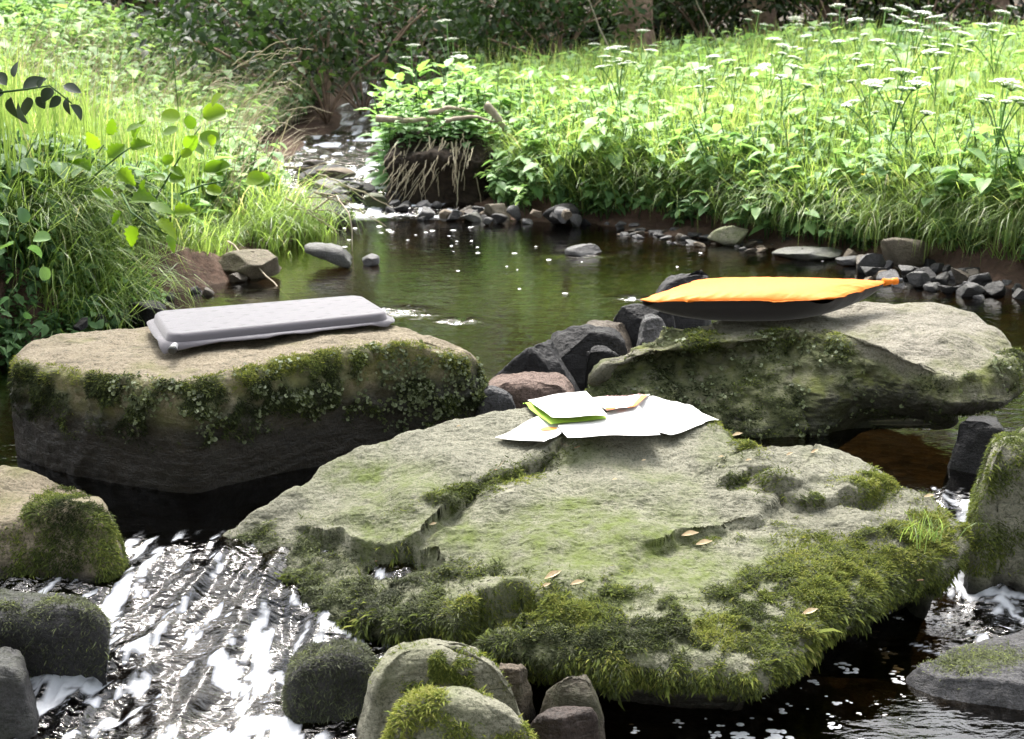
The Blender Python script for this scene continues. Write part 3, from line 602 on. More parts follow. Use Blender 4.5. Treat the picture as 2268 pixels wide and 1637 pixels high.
rock_obj("table_rock", rc_, M['grey_stone'], mossb=np.clip(.55 * mk + .6 * dens, 0, 1) * (1 - under) * sstep(-.5, .2, dn2 + .5 * dn), label= "broad grey green slab with mossy front edge carrying the white papers", algae=np.clip(alg, 0, 1), wet=np.clip(sstep(-.075, -.10, rc_.V[:, 2] + .01 * dn) + .55 * mf * sstep(-.1, .3, dn2) * (u_ < 1250) * sstep(1210, 1260, v_), 0, 1))
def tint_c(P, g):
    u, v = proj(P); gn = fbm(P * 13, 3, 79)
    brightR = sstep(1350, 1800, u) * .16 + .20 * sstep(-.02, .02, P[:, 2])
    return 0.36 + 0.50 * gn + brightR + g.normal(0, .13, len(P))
wetz = sstep(1150, 900, u_ + 60 * dn)
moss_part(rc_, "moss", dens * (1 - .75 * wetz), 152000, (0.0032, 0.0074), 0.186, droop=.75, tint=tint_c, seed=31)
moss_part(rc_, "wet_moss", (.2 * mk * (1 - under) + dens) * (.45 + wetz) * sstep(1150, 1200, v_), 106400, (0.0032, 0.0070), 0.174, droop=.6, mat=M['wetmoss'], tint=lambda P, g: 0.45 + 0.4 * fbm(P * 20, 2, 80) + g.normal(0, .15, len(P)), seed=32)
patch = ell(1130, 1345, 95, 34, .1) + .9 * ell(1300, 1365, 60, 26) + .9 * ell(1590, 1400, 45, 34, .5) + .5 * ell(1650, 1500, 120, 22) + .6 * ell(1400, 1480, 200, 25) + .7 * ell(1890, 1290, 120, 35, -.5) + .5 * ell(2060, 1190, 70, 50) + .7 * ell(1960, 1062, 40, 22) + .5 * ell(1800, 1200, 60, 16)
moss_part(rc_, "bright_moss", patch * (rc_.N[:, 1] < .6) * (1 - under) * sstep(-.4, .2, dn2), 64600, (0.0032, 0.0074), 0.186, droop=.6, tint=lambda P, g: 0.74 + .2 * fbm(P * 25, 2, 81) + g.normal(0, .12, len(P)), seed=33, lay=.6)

fr = sstep(-.012, -.03, rc_.V[:, 2]) * (1 - under) * (rc_.N[:, 1] < .3) * (rc_.N[:, 2] < .75) * sstep(-.3, .2, dn2)
moss_part(rc_, "hanging_moss", fr, 9000, (0.008, 0.015), .2, droop=1.1, tint=lambda P, g: 0.5 + .45 * fbm(P * 18, 2, 85) + g.normal(0, .15, len(P)), seed=35, lay=.6)
# --- smaller rocks, all from outlines of their seen shape: (u, v) silhouette top, depth and thickness in metres
def stone(name, label, mat, top, front, Y, depth, zbot, amp=.008, freq=12, R=.02, seed=0, NA=160, NC=40, NW=30, algae=.0, wet=None, bulge=.008, slope=.0, group=None, cat="rock", fine=.002, strata=0.0, cuts=0):
    """top: outline (u,v) of the upper edge, left to right, placed at the stone's rear; front: front edge of its upper face."""
    top = np.asarray(top, float); front = np.asarray(front, float)
    A = at_y(top[:, 0], top[:, 1], Y + depth * .55); B = at_y(front[:, 0], front[:, 1], Y)
    rim = np.vstack([A, B[::-1]])
    r = rock_mesh(rim, zbot=zbot, R=R, bulge=bulge, slope=slope, NA=NA, NC=NC, NW=NW, amp=amp, freq=freq, fine=fine, strata=strata, seed=seed, world=True, cuts=cuts)
    nz = fbm(r.V * 14, 3, seed + 4)
    rock_obj(name, r, mat, label, cat, algae=algae * sstep(-.2, .5, nz), group=group, wet=wet if wet is None else wet * np.ones(len(r.V)))
    return r
r1 = stone("boulder", "tan topped boulder with green mossy flank at the lower left edge", M['tan_stone'], [(-140, 1060), (-60, 1030), (20, 1019), (80, 1035), (150, 1075), (215, 1120)], [(-140, 1160), (-40, 1175), (30, 1165), (80, 1120), (150, 1110), (235, 1150)], 1.72, .36, -.16, seed=41, R=.02, NA=360, NC=70, NW=70, algae=.5, bulge=.02)
u_, v_ = r1.uv[:, 0], r1.uv[:, 1]; dn = fbm(r1.V * 30, 3, 48)
mk = sstep(-14, 10, above(r1, [(-100, 1175), (30, 1165), (70, 1110), (110, 1085), (150, 1075), (250, 1150)])) * (r1.N[:, 1] < .5) * sstep(-.45, .1, dn) * sstep(-.08, -.05, r1.V[:, 2])
moss_part(r1, "moss", mk, 49400, (0.0036, 0.0074), 0.211, droop=.9, tint=lambda P, g: 0.45 + .4 * fbm(P * 14, 2, 82) + g.normal(0, .15, len(P)), seed=42)
r2 = stone("rock", "dark wet rock with thin moss cap below the tan topped boulder", M['slate_stone'], [(-120, 1310), (0, 1296), (90, 1300), (170, 1312), (225, 1335)], [(-120, 1360), (0, 1355), (90, 1352), (170, 1350), (232, 1352)], 1.50, .16, -.2, seed=43, R=.035, NA=260, NC=50, NW=60, algae=.6, bulge=.008, slope=-.05, wet=.6)
moss_part(r2, "moss", sstep(0.0, .5, r2.N[:, 2]) * sstep(-.3, .3, fbm(r2.V * 30, 3, 5)) + .15 * (r2.N[:, 1] < 0), 17100, (0.0032, 0.0062), 0.186, mat=M['wetmoss'], droop=.7, seed=44)
r3 = stone("rock", "grey wet rock cut by the bottom left corner of the picture", M['slate_stone'], [(-120, 1420), (-30, 1408), (20, 1420), (48, 1450)], [(-120, 1480), (-30, 1480), (20, 1482), (52, 1500)], 1.40, .12, -.24, seed=45, R=.02, NA=200, NC=40, NW=40, algae=.2, wet=.35)
r4 = stone("rock", "dark wet moss covered lump in the rapids beside the grey boulder", M['slate_stone'], [(650, 1450), (690, 1405), (740, 1392), (790, 1410), (828, 1450)], [(640, 1500), (690, 1455), (745, 1450), (800, 1470), (840, 1510)], 1.44, .12, -.22, seed=46, R=.03, NA=240, NC=50, NW=50, bulge=.01, wet=.7)
moss_part(r4, "wet_moss", (r4.N[:, 1] < .6) * 1.0, 38000, (0.0032, 0.0066), 0.174, mat=M['wetmoss'], droop=.7, tint=lambda P, g: .35 + .4 * fbm(P * 30, 2, 4) + g.normal(0, .15, len(P)), seed=47)
r5 = stone("boulder", "smooth pale grey rounded boulder in front of the slab", M['grey_stone'], [(830, 1480), (870, 1415), (905, 1385), (960, 1382), (1020, 1397), (1070, 1430), (1090, 1470)], [(815, 1520), (860, 1450), (920, 1415), (990, 1425), (1060, 1462), (1120, 1490), (1148, 1520)], 1.37, .15, -.24, seed=51, R=.045, NA=320, NC=70, NW=60, algae=.35, bulge=.02, amp=.010, freq=9)
u_, v_ = r5.uv[:, 0], r5.uv[:, 1]
moss_part(r5, "moss", np.exp(-(((u_ - 980) / 70) ** 2 + ((v_ - 1485) / 30) ** 2)) * (r5.N[:, 1] < .4) * sstep(-.1, .3, fbm(r5.V * 35, 2, 3)), 6650, (0.0032, 0.0066), 0.186, tint=lambda P, g: .6 + g.normal(0, .15, len(P)), seed=52)
r6 = stone("boulder", "stone under thick yellow green moss at the bottom centre", M['grey_stone'], [(880, 1560), (915, 1525), (960, 1508), (1010, 1512), (1060, 1530), (1110, 1565)], [(870, 1600), (920, 1550), (980, 1530), (1050, 1545), (1120, 1585), (1190, 1640)], 1.27, .10, -.26, seed=53, R=.035, NA=300, NC=60, NW=60, algae=.4, bulge=.03)
u_, v_ = r6.uv[:, 0], r6.uv[:, 1]; dn = fbm(r6.V * 32, 3, 7)
moss_part(r6, "moss", (r6.N[:, 1] < .6) * sstep(-.3, .25, dn - .9 * np.exp(-(((u_ - 1045) / 50) ** 2 + ((v_ - 1555) / 40) ** 2))), 41800, (0.0043, 0.0090), 0.174, droop=.5, tint=lambda P, g: .70 + .3 * fbm(P * 20, 2, 83) + g.normal(0, .13, len(P)), seed=54)
stone("stone", "beige stone wedged between the grey boulder and the slab", M['brown_stone'], [(1085, 1462), (1110, 1455), (1155, 1462), (1168, 1480)], [(1085, 1490), (1110, 1485), (1150, 1490), (1172, 1510)], 1.42, .06, -.22, seed=55, R=.015, algae=.4, cuts=4)
stone("stone", "upright greenish stone standing below the front edge of the slab", M['brown_stone'], [(1228, 1492), (1240, 1484), (1285, 1484), (1303, 1497)], [(1222, 1500), (1240, 1500), (1285, 1500), (1310, 1512)], 1.375, .05, -.24, seed=56, R=.01, algae=.35, bulge=.012, slope=.022, wet=.55, cuts=4)
stone("stone", "wet reddish brown flat stone at the water below the slab", M['pink_stone'], [(1155, 1585), (1200, 1572), (1300, 1572), (1318, 1580)], [(1150, 1592), (1200, 1592), (1290, 1588), (1322, 1600)], 1.33, .05, -.24, seed=57, R=.008, wet=.8, cuts=4)
r7 = stone("boulder", "mossy boulder cut by the right edge beside the small fall", M['grey_stone'], [(2190, 985), (2215, 945), (2267, 925), (2340, 925)], [(2185, 1040), (2215, 985), (2267, 965), (2380, 970)], 1.82, .3, -.2, seed=58, R=.04, NA=320, NC=60, NW=80, algae=.6, bulge=.012, slope=.02)
moss_part(r7, "moss", (r7.N[:, 1] < .6) * sstep(-.4, .2, fbm(r7.V * 26, 3, 6)) * (r7.V[:, 2] > -.07), 49400, (0.0036, 0.0074), 0.186, droop=.8, tint=lambda P, g: .5 + .35 * fbm(P * 16, 2, 84) + g.normal(0, .14, len(P)), seed=59)
r8 = rock_mesh([(2030, 1482, ZL + .006), (2070, 1455, ZL + .02), (2130, 1428, ZL + .025), (2200, 1402, ZL + .03), (2290, 1386, ZL + .03), (2400, 1390, ZL + .03), (2420, 1530, ZL + .01), (2300, 1540, ZL + .004), (2200, 1530, ZL + .003), (2120, 1520, ZL + .003), (2065, 1508, ZL + .003)], zbot=-.2, ctrl=[(2150, 1470, ZL + .034), (2250, 1460, ZL + .04), (2200, 1500, ZL + .02)], R=.006, amp=.006, freq=14, NA=300, NC=70, NW=20, seed=60)
rock_obj("rock", r8, M['slate_stone'], "flat pale wet stone low in the water at the lower right edge", wet=np.zeros(len(r8.V)))
u_, v_ = r8.uv[:, 0], r8.uv[:, 1]
moss_part(r8, "moss", (np.exp(-(((u_ - 2130) / 60) ** 2 + ((v_ - 1460) / 26) ** 2)) + .7 * np.exp(-(((u_ - 2220) / 40) ** 2 + ((v_ - 1455) / 18) ** 2))) * (r8.N[:, 2] > .3), 7600, (0.0032, 0.0062), 0.174, mat=M['wetmoss'], tint=lambda P, g: .7 + g.normal(0, .15, len(P)), seed=61)
stone("rock", "dark rock in shadow propping up the right end of the mossy boulder", M['black_stone'], [(2125, 920), (2160, 900), (2215, 900), (2240, 930)], [(2122, 950), (2150, 935), (2200, 930), (2230, 950)], 2.05, .22, -.2, seed=62, R=.02, algae=.1, wet=.4, bulge=.01, cuts=4)
# between the seat rocks
stone("rock", "angular black slab leaning between the two seat boulders", M['black_stone'], [(1095, 762), (1120, 745), (1165, 738), (1230, 752), (1310, 800)], [(1088, 790), (1120, 770), (1175, 765), (1240, 790), (1308, 826)], 2.50, .16, -.15, seed=71, R=.012, amp=.008, freq=9, cuts=6)
stone("rock", "rounded black rock behind the leaning black slab", M['black_stone'], [(1218, 735), (1245, 712), (1300, 704), (1350, 722), (1378, 745)], [(1215, 770), (1245, 745), (1300, 735), (1350, 755), (1385, 780)], 2.62, .14, -.15, seed=72, R=.03, amp=.010, freq=12, cuts=3)
stone("rock", "brownish rounded rock behind the black rocks in the gap", M['brown_stone'], [(1290, 715), (1330, 700), (1370, 703), (1392, 725)], [(1285, 740), (1330, 722), (1370, 725), (1395, 748)], 2.78, .12, -.15, seed=73, R=.025, wet=.3, cuts=2)
stone("rock", "angular black rock below the tip of the orange cushion", M['black_stone'], [(1358, 678), (1385, 668), (1440, 640), (1475, 665)], [(1355, 705), (1385, 700), (1440, 690), (1490, 700)], 2.80, .16, -.15, seed=74, R=.01, amp=.008, cuts=6)
stone("rock", "slate blue rock beside the mossy boulder in the gap", M['slate_stone'], [(1390, 695), (1420, 682), (1460, 690), (1490, 710)], [(1385, 722), (1420, 718), (1460, 720), (1490, 730)], 2.66, .12, -.15, seed=75, R=.015, wet=.2, cuts=5)
stone("rock", "small dark crumbly rock tucked against the mossy boulder", M['black_stone'], [(1290, 768), (1320, 752), (1350, 758), (1365, 780)], [(1285, 790), (1320, 775), (1350, 780), (1365, 800)], 2.45, .08, -.12, seed=76, R=.012, amp=.012, cuts=4)
stone("rock", "dark humped rock standing in the pool behind the orange cushion", M['black_stone'], [(1460, 640), (1480, 612), (1505, 594), (1535, 589), (1565, 596), (1578, 615)], [(1458, 655), (1480, 635), (1505, 620), (1540, 615), (1580, 630)], 3.05, .14, -.15, seed=77, R=.03, amp=.010, cuts=2)
stone("boulder", "pinkish grey boulder with a ridge behind the papers", M['pink_stone'], [(1075, 845), (1110, 822), (1170, 813), (1225, 818), (1262, 840)], [(1072, 872), (1110, 848), (1170, 840), (1230, 848), (1272, 868)], 2.30, .14, -.12, seed=78, R=.03, NA=220, NC=50, NW=40, amp=.012, freq=11)
stone("stone", "blue grey stone squeezed between the tan boulder and the pinkish boulder", M['slate_stone'], [(1062, 850), (1085, 838), (1120, 850), (1150, 880)], [(1060, 870), (1085, 862), (1120, 874), (1165, 900)], 2.24, .06, -.12, seed=79, R=.015, cuts=4)
# ------------------------------------------------------------------ vegetation templates
def leaf_tpl(L=1.0, w=.5, kind='ovate', fold=.12, droop=.15, n=6, base=(0, 0, 0)):
    """a leaf along +Y: two folded halves"""
    t = np.linspace(0, 1, n + 1)
    if kind == 'ovate': pr = np.sin(pi * t ** .75) ** .9
    elif kind == 'round': pr = np.sqrt(np.clip(1 - (2 * t - 1) ** 2, 0, 1))
    elif kind == 'lance': pr = np.sin(pi * t ** .9) ** 1.2
    elif kind == 'toothed': pr = np.sin(pi * t ** .7) ** .9 * (1 + .16 * np.where(np.arange(n + 1) % 2, 1, -1))
    hw = .5 * w * pr; y = t; z = -droop * t * t
    V = []; F_ = []; T = []
    for i in range(n + 1):
        V += [(-hw[i], y[i], z[i] + fold * hw[i] * 2), (0, y[i], z[i]), (hw[i], y[i], z[i] + fold * hw[i] * 2)]; T += [.03, -.05, .03]
    for i in range(n):
        a = i * 3; F_ += [(a, a + 1, a + 4), (a, a + 4, a + 3), (a + 1, a + 2, a + 5), (a + 1, a + 5, a + 4)]
    return np.array(V) * [L, L, L] + np.array(base), np.array(F_), np.array(T)
def merge(parts_):
    b = Batch()
    for V, Fc, T in parts_: b.add(V, Fc, T)
    return b.arrays()
def place(tpl, p, d, s, up=(0, 0, 1.0), dt=0.0):
    X, Y_, Z = frames(np.array([d], float), np.array([up], float)); V, Fc, T = stamp(tpl, np.array([p], float), X, Y_, Z, np.array([s]), np.array([dt])); return V, Fc, T
def tubet(pts, rad, t, n=4):
    V, Fc = tube(pts, rad, n); return V, Fc, np.full(len(V), t)
LO = leaf_tpl(kind='ovate'); LT = leaf_tpl(kind='toothed', w=.62, n=8); LR = leaf_tpl(kind='round', w=.95, fold=.05, droop=.1); LL = leaf_tpl(kind='lance', w=.25); LS = leaf_tpl(kind='ovate', n=2, w=.55, fold=.2); LTS = leaf_tpl(kind='ovate', n=3, w=.6, fold=.15, droop=.3)

def nettle_tpl(g, h=1.0, leaf=.16, pairs=6, tpl=LT, top=True):
    """upright stem with opposite toothed leaves, smaller to the top (unit height)"""
    bend = g.normal(0, .06, 2); pts = np.array([(bend[0] * t * t, bend[1] * t * t, h * t) for t in np.linspace(0, 1, 6)])
    ps = [tubet(pts, np.linspace(.011, .005, 6), -.15, 4)]
    a0 = g.uniform(0, 6)
    for k in range(pairs):
        t = .22 + .76 * k / (pairs - 1); p = np.array([bend[0] * t * t, bend[1] * t * t, h * t]); sz = leaf * (1.15 - .55 * t) * g.uniform(.85, 1.15)
        for j in (0, 1):
            a = a0 + k * pi / 2 + j * pi + g.normal(0, .2); el = g.uniform(-.1, .35) + .5 * (t > .9)
            d = (math.cos(a) * math.cos(el), math.sin(a) * math.cos(el), math.sin(el)); pet = np.array(d) * sz * .25
            ps.append(place(tpl, p + pet, d, sz, dt=.12 * t + .3 * (t > .85) + g.normal(0, .06)))
    return merge(ps)
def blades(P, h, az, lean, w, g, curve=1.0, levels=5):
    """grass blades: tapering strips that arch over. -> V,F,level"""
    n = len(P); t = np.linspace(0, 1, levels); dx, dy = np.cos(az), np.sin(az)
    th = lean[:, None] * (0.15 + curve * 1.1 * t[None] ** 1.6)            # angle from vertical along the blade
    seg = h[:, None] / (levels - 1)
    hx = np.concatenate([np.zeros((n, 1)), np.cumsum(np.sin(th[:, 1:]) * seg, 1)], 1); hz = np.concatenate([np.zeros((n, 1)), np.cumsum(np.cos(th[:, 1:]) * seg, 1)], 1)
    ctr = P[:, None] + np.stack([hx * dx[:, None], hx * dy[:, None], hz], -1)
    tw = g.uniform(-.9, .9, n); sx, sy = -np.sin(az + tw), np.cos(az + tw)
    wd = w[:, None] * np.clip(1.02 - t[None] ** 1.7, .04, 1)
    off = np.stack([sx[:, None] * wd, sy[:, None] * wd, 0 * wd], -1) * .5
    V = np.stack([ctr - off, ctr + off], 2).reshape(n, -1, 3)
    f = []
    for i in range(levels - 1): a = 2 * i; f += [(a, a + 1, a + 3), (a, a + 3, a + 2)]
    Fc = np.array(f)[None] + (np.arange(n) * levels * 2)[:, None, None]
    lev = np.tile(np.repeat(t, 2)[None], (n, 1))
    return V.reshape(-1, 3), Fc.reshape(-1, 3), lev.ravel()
def on_ground(xy): return np.column_stack([xy, ground_z(xy[:, 0], xy[:, 1])])
def sample(g, n, x0, x1, y0, y1, test, yp=1.0):
    out = []; tot = 0
    while tot < n:
        x = g.uniform(x0, x1, n); y = y0 + (y1 - y0) * g.random(n) ** yp; k = test(x, y); out.append(np.column_stack([x[k], y[k]])); tot += k.sum()
    return np.concatenate(out)[:n]
def in_view(x, y, m=.18, z=.4):
    u, v = proj(np.stack([x, y, np.full_like(x, z)], -1)); return (u > -2267 * m) & (u < 2267 * (1 + m))
def right_ok(lo=.10, hi=9):
    return lambda x, y: (x - xr(y) > lo) & (x - xr(y) < hi) & in_view(x, y)
def left_ok(lo=.10, hi=9):
    return lambda x, y: (xl(y) - x > lo) & (xl(y) - x < hi) & in_view(x, y)

# ---- right meadow: tall grass
g = np.random.default_rng(101)
b = Batch()
def grass_into(b, P, g, h0, h1, w0, w1, lean0, lean1, tmean, tsd, az=None, curve=1.0):
    n = len(P); cl = fbm(np.column_stack([P[:, :2] * 2.4, np.zeros(n)]), 3, 91)
    h = g.uniform(h0, h1, n) * (1 + .35 * cl); a = g.uniform(0, 2 * pi, n) if az is None else az + g.normal(0, 1.25, n)
    V, Fc, lv = blades(P, h, a, g.uniform(lean0, lean1, n), g.uniform(w0, w1, n), g, curve)
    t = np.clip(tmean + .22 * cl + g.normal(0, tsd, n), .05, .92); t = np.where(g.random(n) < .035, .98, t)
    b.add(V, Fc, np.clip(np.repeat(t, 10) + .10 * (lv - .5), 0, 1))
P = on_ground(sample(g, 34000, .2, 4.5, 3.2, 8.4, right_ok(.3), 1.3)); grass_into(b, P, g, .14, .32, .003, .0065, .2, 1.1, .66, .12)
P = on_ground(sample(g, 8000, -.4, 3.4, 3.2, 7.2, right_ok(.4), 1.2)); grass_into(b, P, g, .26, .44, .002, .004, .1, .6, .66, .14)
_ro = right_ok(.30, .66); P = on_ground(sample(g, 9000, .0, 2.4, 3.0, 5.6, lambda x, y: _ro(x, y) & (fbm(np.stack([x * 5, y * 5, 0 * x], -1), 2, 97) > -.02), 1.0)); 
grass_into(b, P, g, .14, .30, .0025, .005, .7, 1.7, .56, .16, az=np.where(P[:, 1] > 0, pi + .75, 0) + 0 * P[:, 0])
# tussocks hanging over the cut bank
yy = g.uniform(3.0, 4.9, 70); cc = np.column_stack([xr(yy) + g.uniform(.30, .46, 70), yy]); ii = (70 * g.random(6500) ** 1.5).astype(int); P = np.column_stack([cc[ii] + g.normal(0, .03, (6500, 2)), np.zeros(6500)])
P[:, 2] = np.maximum(ground_z(P[:, 0], P[:, 1]), zw(P[:, 0], P[:, 1]) + .06); grass_into(b, P, g, .14, .32, .002, .0045, .9, 2.2, .55, .2, az=pi + .7 + 0 * P[:, 0], curve=1.2)
tag(link("meadow_grass", b.mesh("meadow_grass"), M['grass']), label="dense tall grass of the sunlit right bank", cat="grass", kind="stuff")

# ---- leafy herbs between the grass of the right bank
def herb_templates(seed, k=6):
    g = np.random.default_rng(seed); out = []
    for i in range(k):
        ps = []
        for s in range(3):
            hh = g.uniform(.55, 1.0); a = g.uniform(0, 6.28); tip = np.array([math.cos(a) * .25, math.sin(a) * .25, hh]); ps.append(tubet(bez((0, 0, 0), (0, 0, hh * .6), tip, 5), .008, -.2, 3))
            for j in range(g.integers(4, 7)):
                t = g.uniform(.35, 1); p = tip * t * np.array([t, t, 1]); aa = g.uniform(0, 6.28); el = g.uniform(-.3, .4)
                ps.append(place(LTS if g.random() < .7 else LS, p, (math.cos(aa) * math.cos(el), math.sin(aa) * math.cos(el), math.sin(el)), g.uniform(.18, .34), dt=.2 * t - .1 + g.normal(0, .08)))
        out.append(merge(ps))
    return out
HT = herb_templates(5)
def scatter(b, tpls, P, S, g, tint, tilt=.15):
    n = len(P); k = g.integers(0, len(tpls), n)
    for i, tp in enumerate(tpls):
        m = k == i
        if not m.any(): continue
        c = m.sum(); az = g.uniform(0, 6.28, c); Z = nrm(np.column_stack([g.normal(0, tilt, (c, 2)), np.ones(c)])); X = nrm(np.cross(np.column_stack([-np.sin(az), np.cos(az), 0 * az]), Z)); Y_ = np.cross(Z, X)
        V, Fc, T = stamp(tp, P[m], X, Y_, Z, S[m], tint[m]); b.add(V, Fc, np.clip(T, 0.0, 1))
def ptint(P, g, m=.5, sd=.12): return m + .28 * fbm(np.column_stack([P[:, :2] * 3, 0 * P[:, 0]]), 3, 95) + g.normal(0, sd, len(P))
b = Batch()
P = on_ground(sample(g, 2600, -.3, 4.2, 3.2, 8.4, right_ok(.32), 1.3)); scatter(b, HT, P, g.uniform(.16, .34, len(P)), g, ptint(P, g, .62))
P = on_ground(sample(g, 1500, -.3, 1.6, 4.2, 6.6, right_ok(.2, 1.2), 1.0)); scatter(b, HT, P, g.uniform(.10, .24, len(P)), g, ptint(P, g, .5))
P = on_ground(sample(g, 500, .2, 2.2, 3.3, 5.0, right_ok(.28, .5), 1.0)); scatter(b, HT, P, g.uniform(.08, .16, len(P)), g, ptint(P, g, .4))
tag(link("leafy_ground_cover", b.mesh("leafy_ground_cover"), M['herb']), label="low leafy weeds filling the right bank among the grass", cat="ground cover", kind="stuff")

# ---- left bank: grass, weeds, dead straw
b = Batch()
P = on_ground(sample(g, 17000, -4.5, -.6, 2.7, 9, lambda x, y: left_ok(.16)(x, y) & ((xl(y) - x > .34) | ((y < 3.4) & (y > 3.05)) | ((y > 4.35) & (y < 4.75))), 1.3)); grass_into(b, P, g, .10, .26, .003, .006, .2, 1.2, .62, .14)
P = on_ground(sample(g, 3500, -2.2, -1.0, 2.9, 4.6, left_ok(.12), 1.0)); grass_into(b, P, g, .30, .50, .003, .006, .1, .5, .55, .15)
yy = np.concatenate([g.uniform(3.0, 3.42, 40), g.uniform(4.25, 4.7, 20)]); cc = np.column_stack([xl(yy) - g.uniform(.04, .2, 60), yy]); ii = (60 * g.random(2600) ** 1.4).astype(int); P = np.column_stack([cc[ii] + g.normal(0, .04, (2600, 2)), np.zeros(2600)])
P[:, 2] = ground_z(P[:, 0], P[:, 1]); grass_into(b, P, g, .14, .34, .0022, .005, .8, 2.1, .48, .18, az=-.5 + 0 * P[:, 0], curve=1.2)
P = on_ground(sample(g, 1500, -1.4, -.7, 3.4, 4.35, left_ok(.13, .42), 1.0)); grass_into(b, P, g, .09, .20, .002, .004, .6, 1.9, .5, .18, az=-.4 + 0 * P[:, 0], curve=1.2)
tag(link("bank_grass", b.mesh("bank_grass"), M['grass']), label="grass on the left bank hanging over the pool edge", cat="grass", kind="stuff")
b = Batch()
P = on_ground(sample(g, 4200, -4.2, -.6, 2.8, 9, left_ok(.24), 1.25)); scatter(b, HT, P, g.uniform(.14, .30, len(P)), g, ptint(P, g, .66))
P = on_ground(sample(g, 2000, -1.9, -.9, 2.6, 3.6, left_ok(.16, .75), 1.0)); scatter(b, HT, P, g.uniform(.10, .26, len(P)), g, ptint(P, g, .36))  # darker tint puts the shade at the bank's foot into the leaves
P = on_ground(sample(g, 700, -2.4, -.6, 4.0, 7, left_ok(.24, 1.2), 1.0)); scatter(b, HT, P, g.uniform(.08, .18, len(P)), g, ptint(P, g, .62))
P = on_ground(sample(g, 420, -1.7, -.9, 2.5, 3.4, left_ok(.0, .25), 1.0)); scatter(b, HT, P, g.uniform(.06, .15, len(P)), g, ptint(P, g, .25), .6)  # same painted shade, darker still along the edge
tag(link("leafy_ground_cover", b.mesh("left_bank_weeds"), M['herb']), label="leafy weeds covering the left bank slope", cat="ground cover", kind="stuff")
b = Batch()
P = on_ground(sample(g, 2600, -2.6, -.6, 4.2, 8, left_ok(.22, 1.7), 1.0)); P[:, 2] += .03
V, Fc, lv = blades(P, g.uniform(.2, .5, len(P)), g.uniform(-1.2, .8, len(P)), g.uniform(.9, 1.7, len(P)), g.uniform(.003, .006, len(P)), g, .8); b.add(V, Fc, np.repeat(np.clip(g.normal(.55, .2, len(P)), 0, 1), 10))
tag(link("dry_grass", b.mesh("dry_grass"), M['straw']), label="pale dead grass lying over the left bank upstream", cat="grass", kind="stuff")

# ---- single plants. find_spot: the place along a pixel's sight line where the bank lies h below it
def find_spot(u, v, h, y0=3.0, y1=11.0):
    ys = np.arange(y0, y1, .02); Pp = at_y(np.full(len(ys), float(u)), np.full(len(ys), float(v)), ys); d = Pp[:, 2] - ground_z(Pp[:, 0], Pp[:, 1]) - h
    d = np.where((Pp[:, 0] < xr(Pp[:, 1]) + .05) & (Pp[:, 0] > xl(Pp[:, 1]) - .05), 9, d); i = np.argmin(np.abs(d) + .004 * ys); return np.array([Pp[i, 0], Pp[i, 1], float(ground_z(Pp[i, 0], Pp[i, 1]))]), float(Pp[i, 2] - ground_z(Pp[i, 0], Pp[i, 1]))
# umbel flowers
def umbel_head(g, R):
    ps_s, ps_f = [], []
    for k in range(16):
        a = k * 2.4; r = R * math.sqrt((k + .5) / 16); p = np.array([math.cos(a) * r, math.sin(a) * r, .35 * R - .22 * r * r / R]); ps_s.append(tubet(np.array([(0, 0, -.3 * R), p]), .0011, .5, 3))
        for j in range(9):
            q_ = p + np.append(g.normal(0, R * .12, 2), g.uniform(0, R * .07)); ps_f.append(place(LR, q_, (math.cos(j * 1.9), math.sin(j * 1.9), .25), R * .17, dt=g.uniform(.5, .95)))
    return merge(ps_s), merge(ps_f)
def make_umbel(seed, h, heads):
    g = np.random.default_rng(seed)
    root = empty("umbel_flower", (0, 0, 0), "x", "wildflower", "white umbel flowers standing in the meadow")
    st = [tubet(bez((0, 0, 0), (0, 0, h * .5), (0.01, 0.01, h), 7), np.linspace(.0034, .002, 7), .75, 5)]; fl = []; le = []
    spots = [(0, 0, h)]
    for k in range(heads - 1):
        a = g.uniform(0, 6.28); hh = h * g.uniform(.78, .97); r = g.uniform(.05, .10); e = (math.cos(a) * r, math.sin(a) * r, hh); st.append(tubet(bez((0, 0, h * .62), (e[0] * .4, e[1] * .4, hh * .9), e, 6), .0022, .4, 4)); spots.append(e)
    part("stem", merge_mesh("umbel_stem", st), M['herb'], root)
    for k, e in enumerate(spots):
        s_, f_ = umbel_head(g, g.uniform(.025, .036) if k == 0 else g.uniform(.016, .027)); bb = Batch().add(f_[0] + np.array(e), f_[1], f_[2]); hd = part("flower_head", bb.mesh("flower_head"), M['petal'], root)
        bs = Batch().add(s_[0] + np.array(e), s_[1], s_[2]); part("spokes", bs.mesh("umbel_spokes"), M['herb'], hd)
    for k in range(3):
        a = g.uniform(0, 6.28); z = h * g.uniform(.15, .6); d = np.array([math.cos(a), math.sin(a), .5])
        lf = [tubet(np.array([(0, 0, z), np.array([0, 0, z]) + d * .05]), .0016, .3, 3)]
        for j in (-1, 0, 1): lf.append(place(LTS, np.array([0, 0, z]) + d * .05, (math.cos(a + j * .8), math.sin(a + j * .8), .15), .06, dt=.5))
        part("leaf", merge_mesh("umbel_leaf", lf), M['herb'], root)
    return root
def merge_mesh(name, lst): V, Fc, T = merge(lst); return mesh(name, V, Fc, True, tint=np.clip(T, 0, 1))
protos = [make_umbel(200 + i, .46, hds) for i, hds in enumerate((3, 4, 2, 3))]
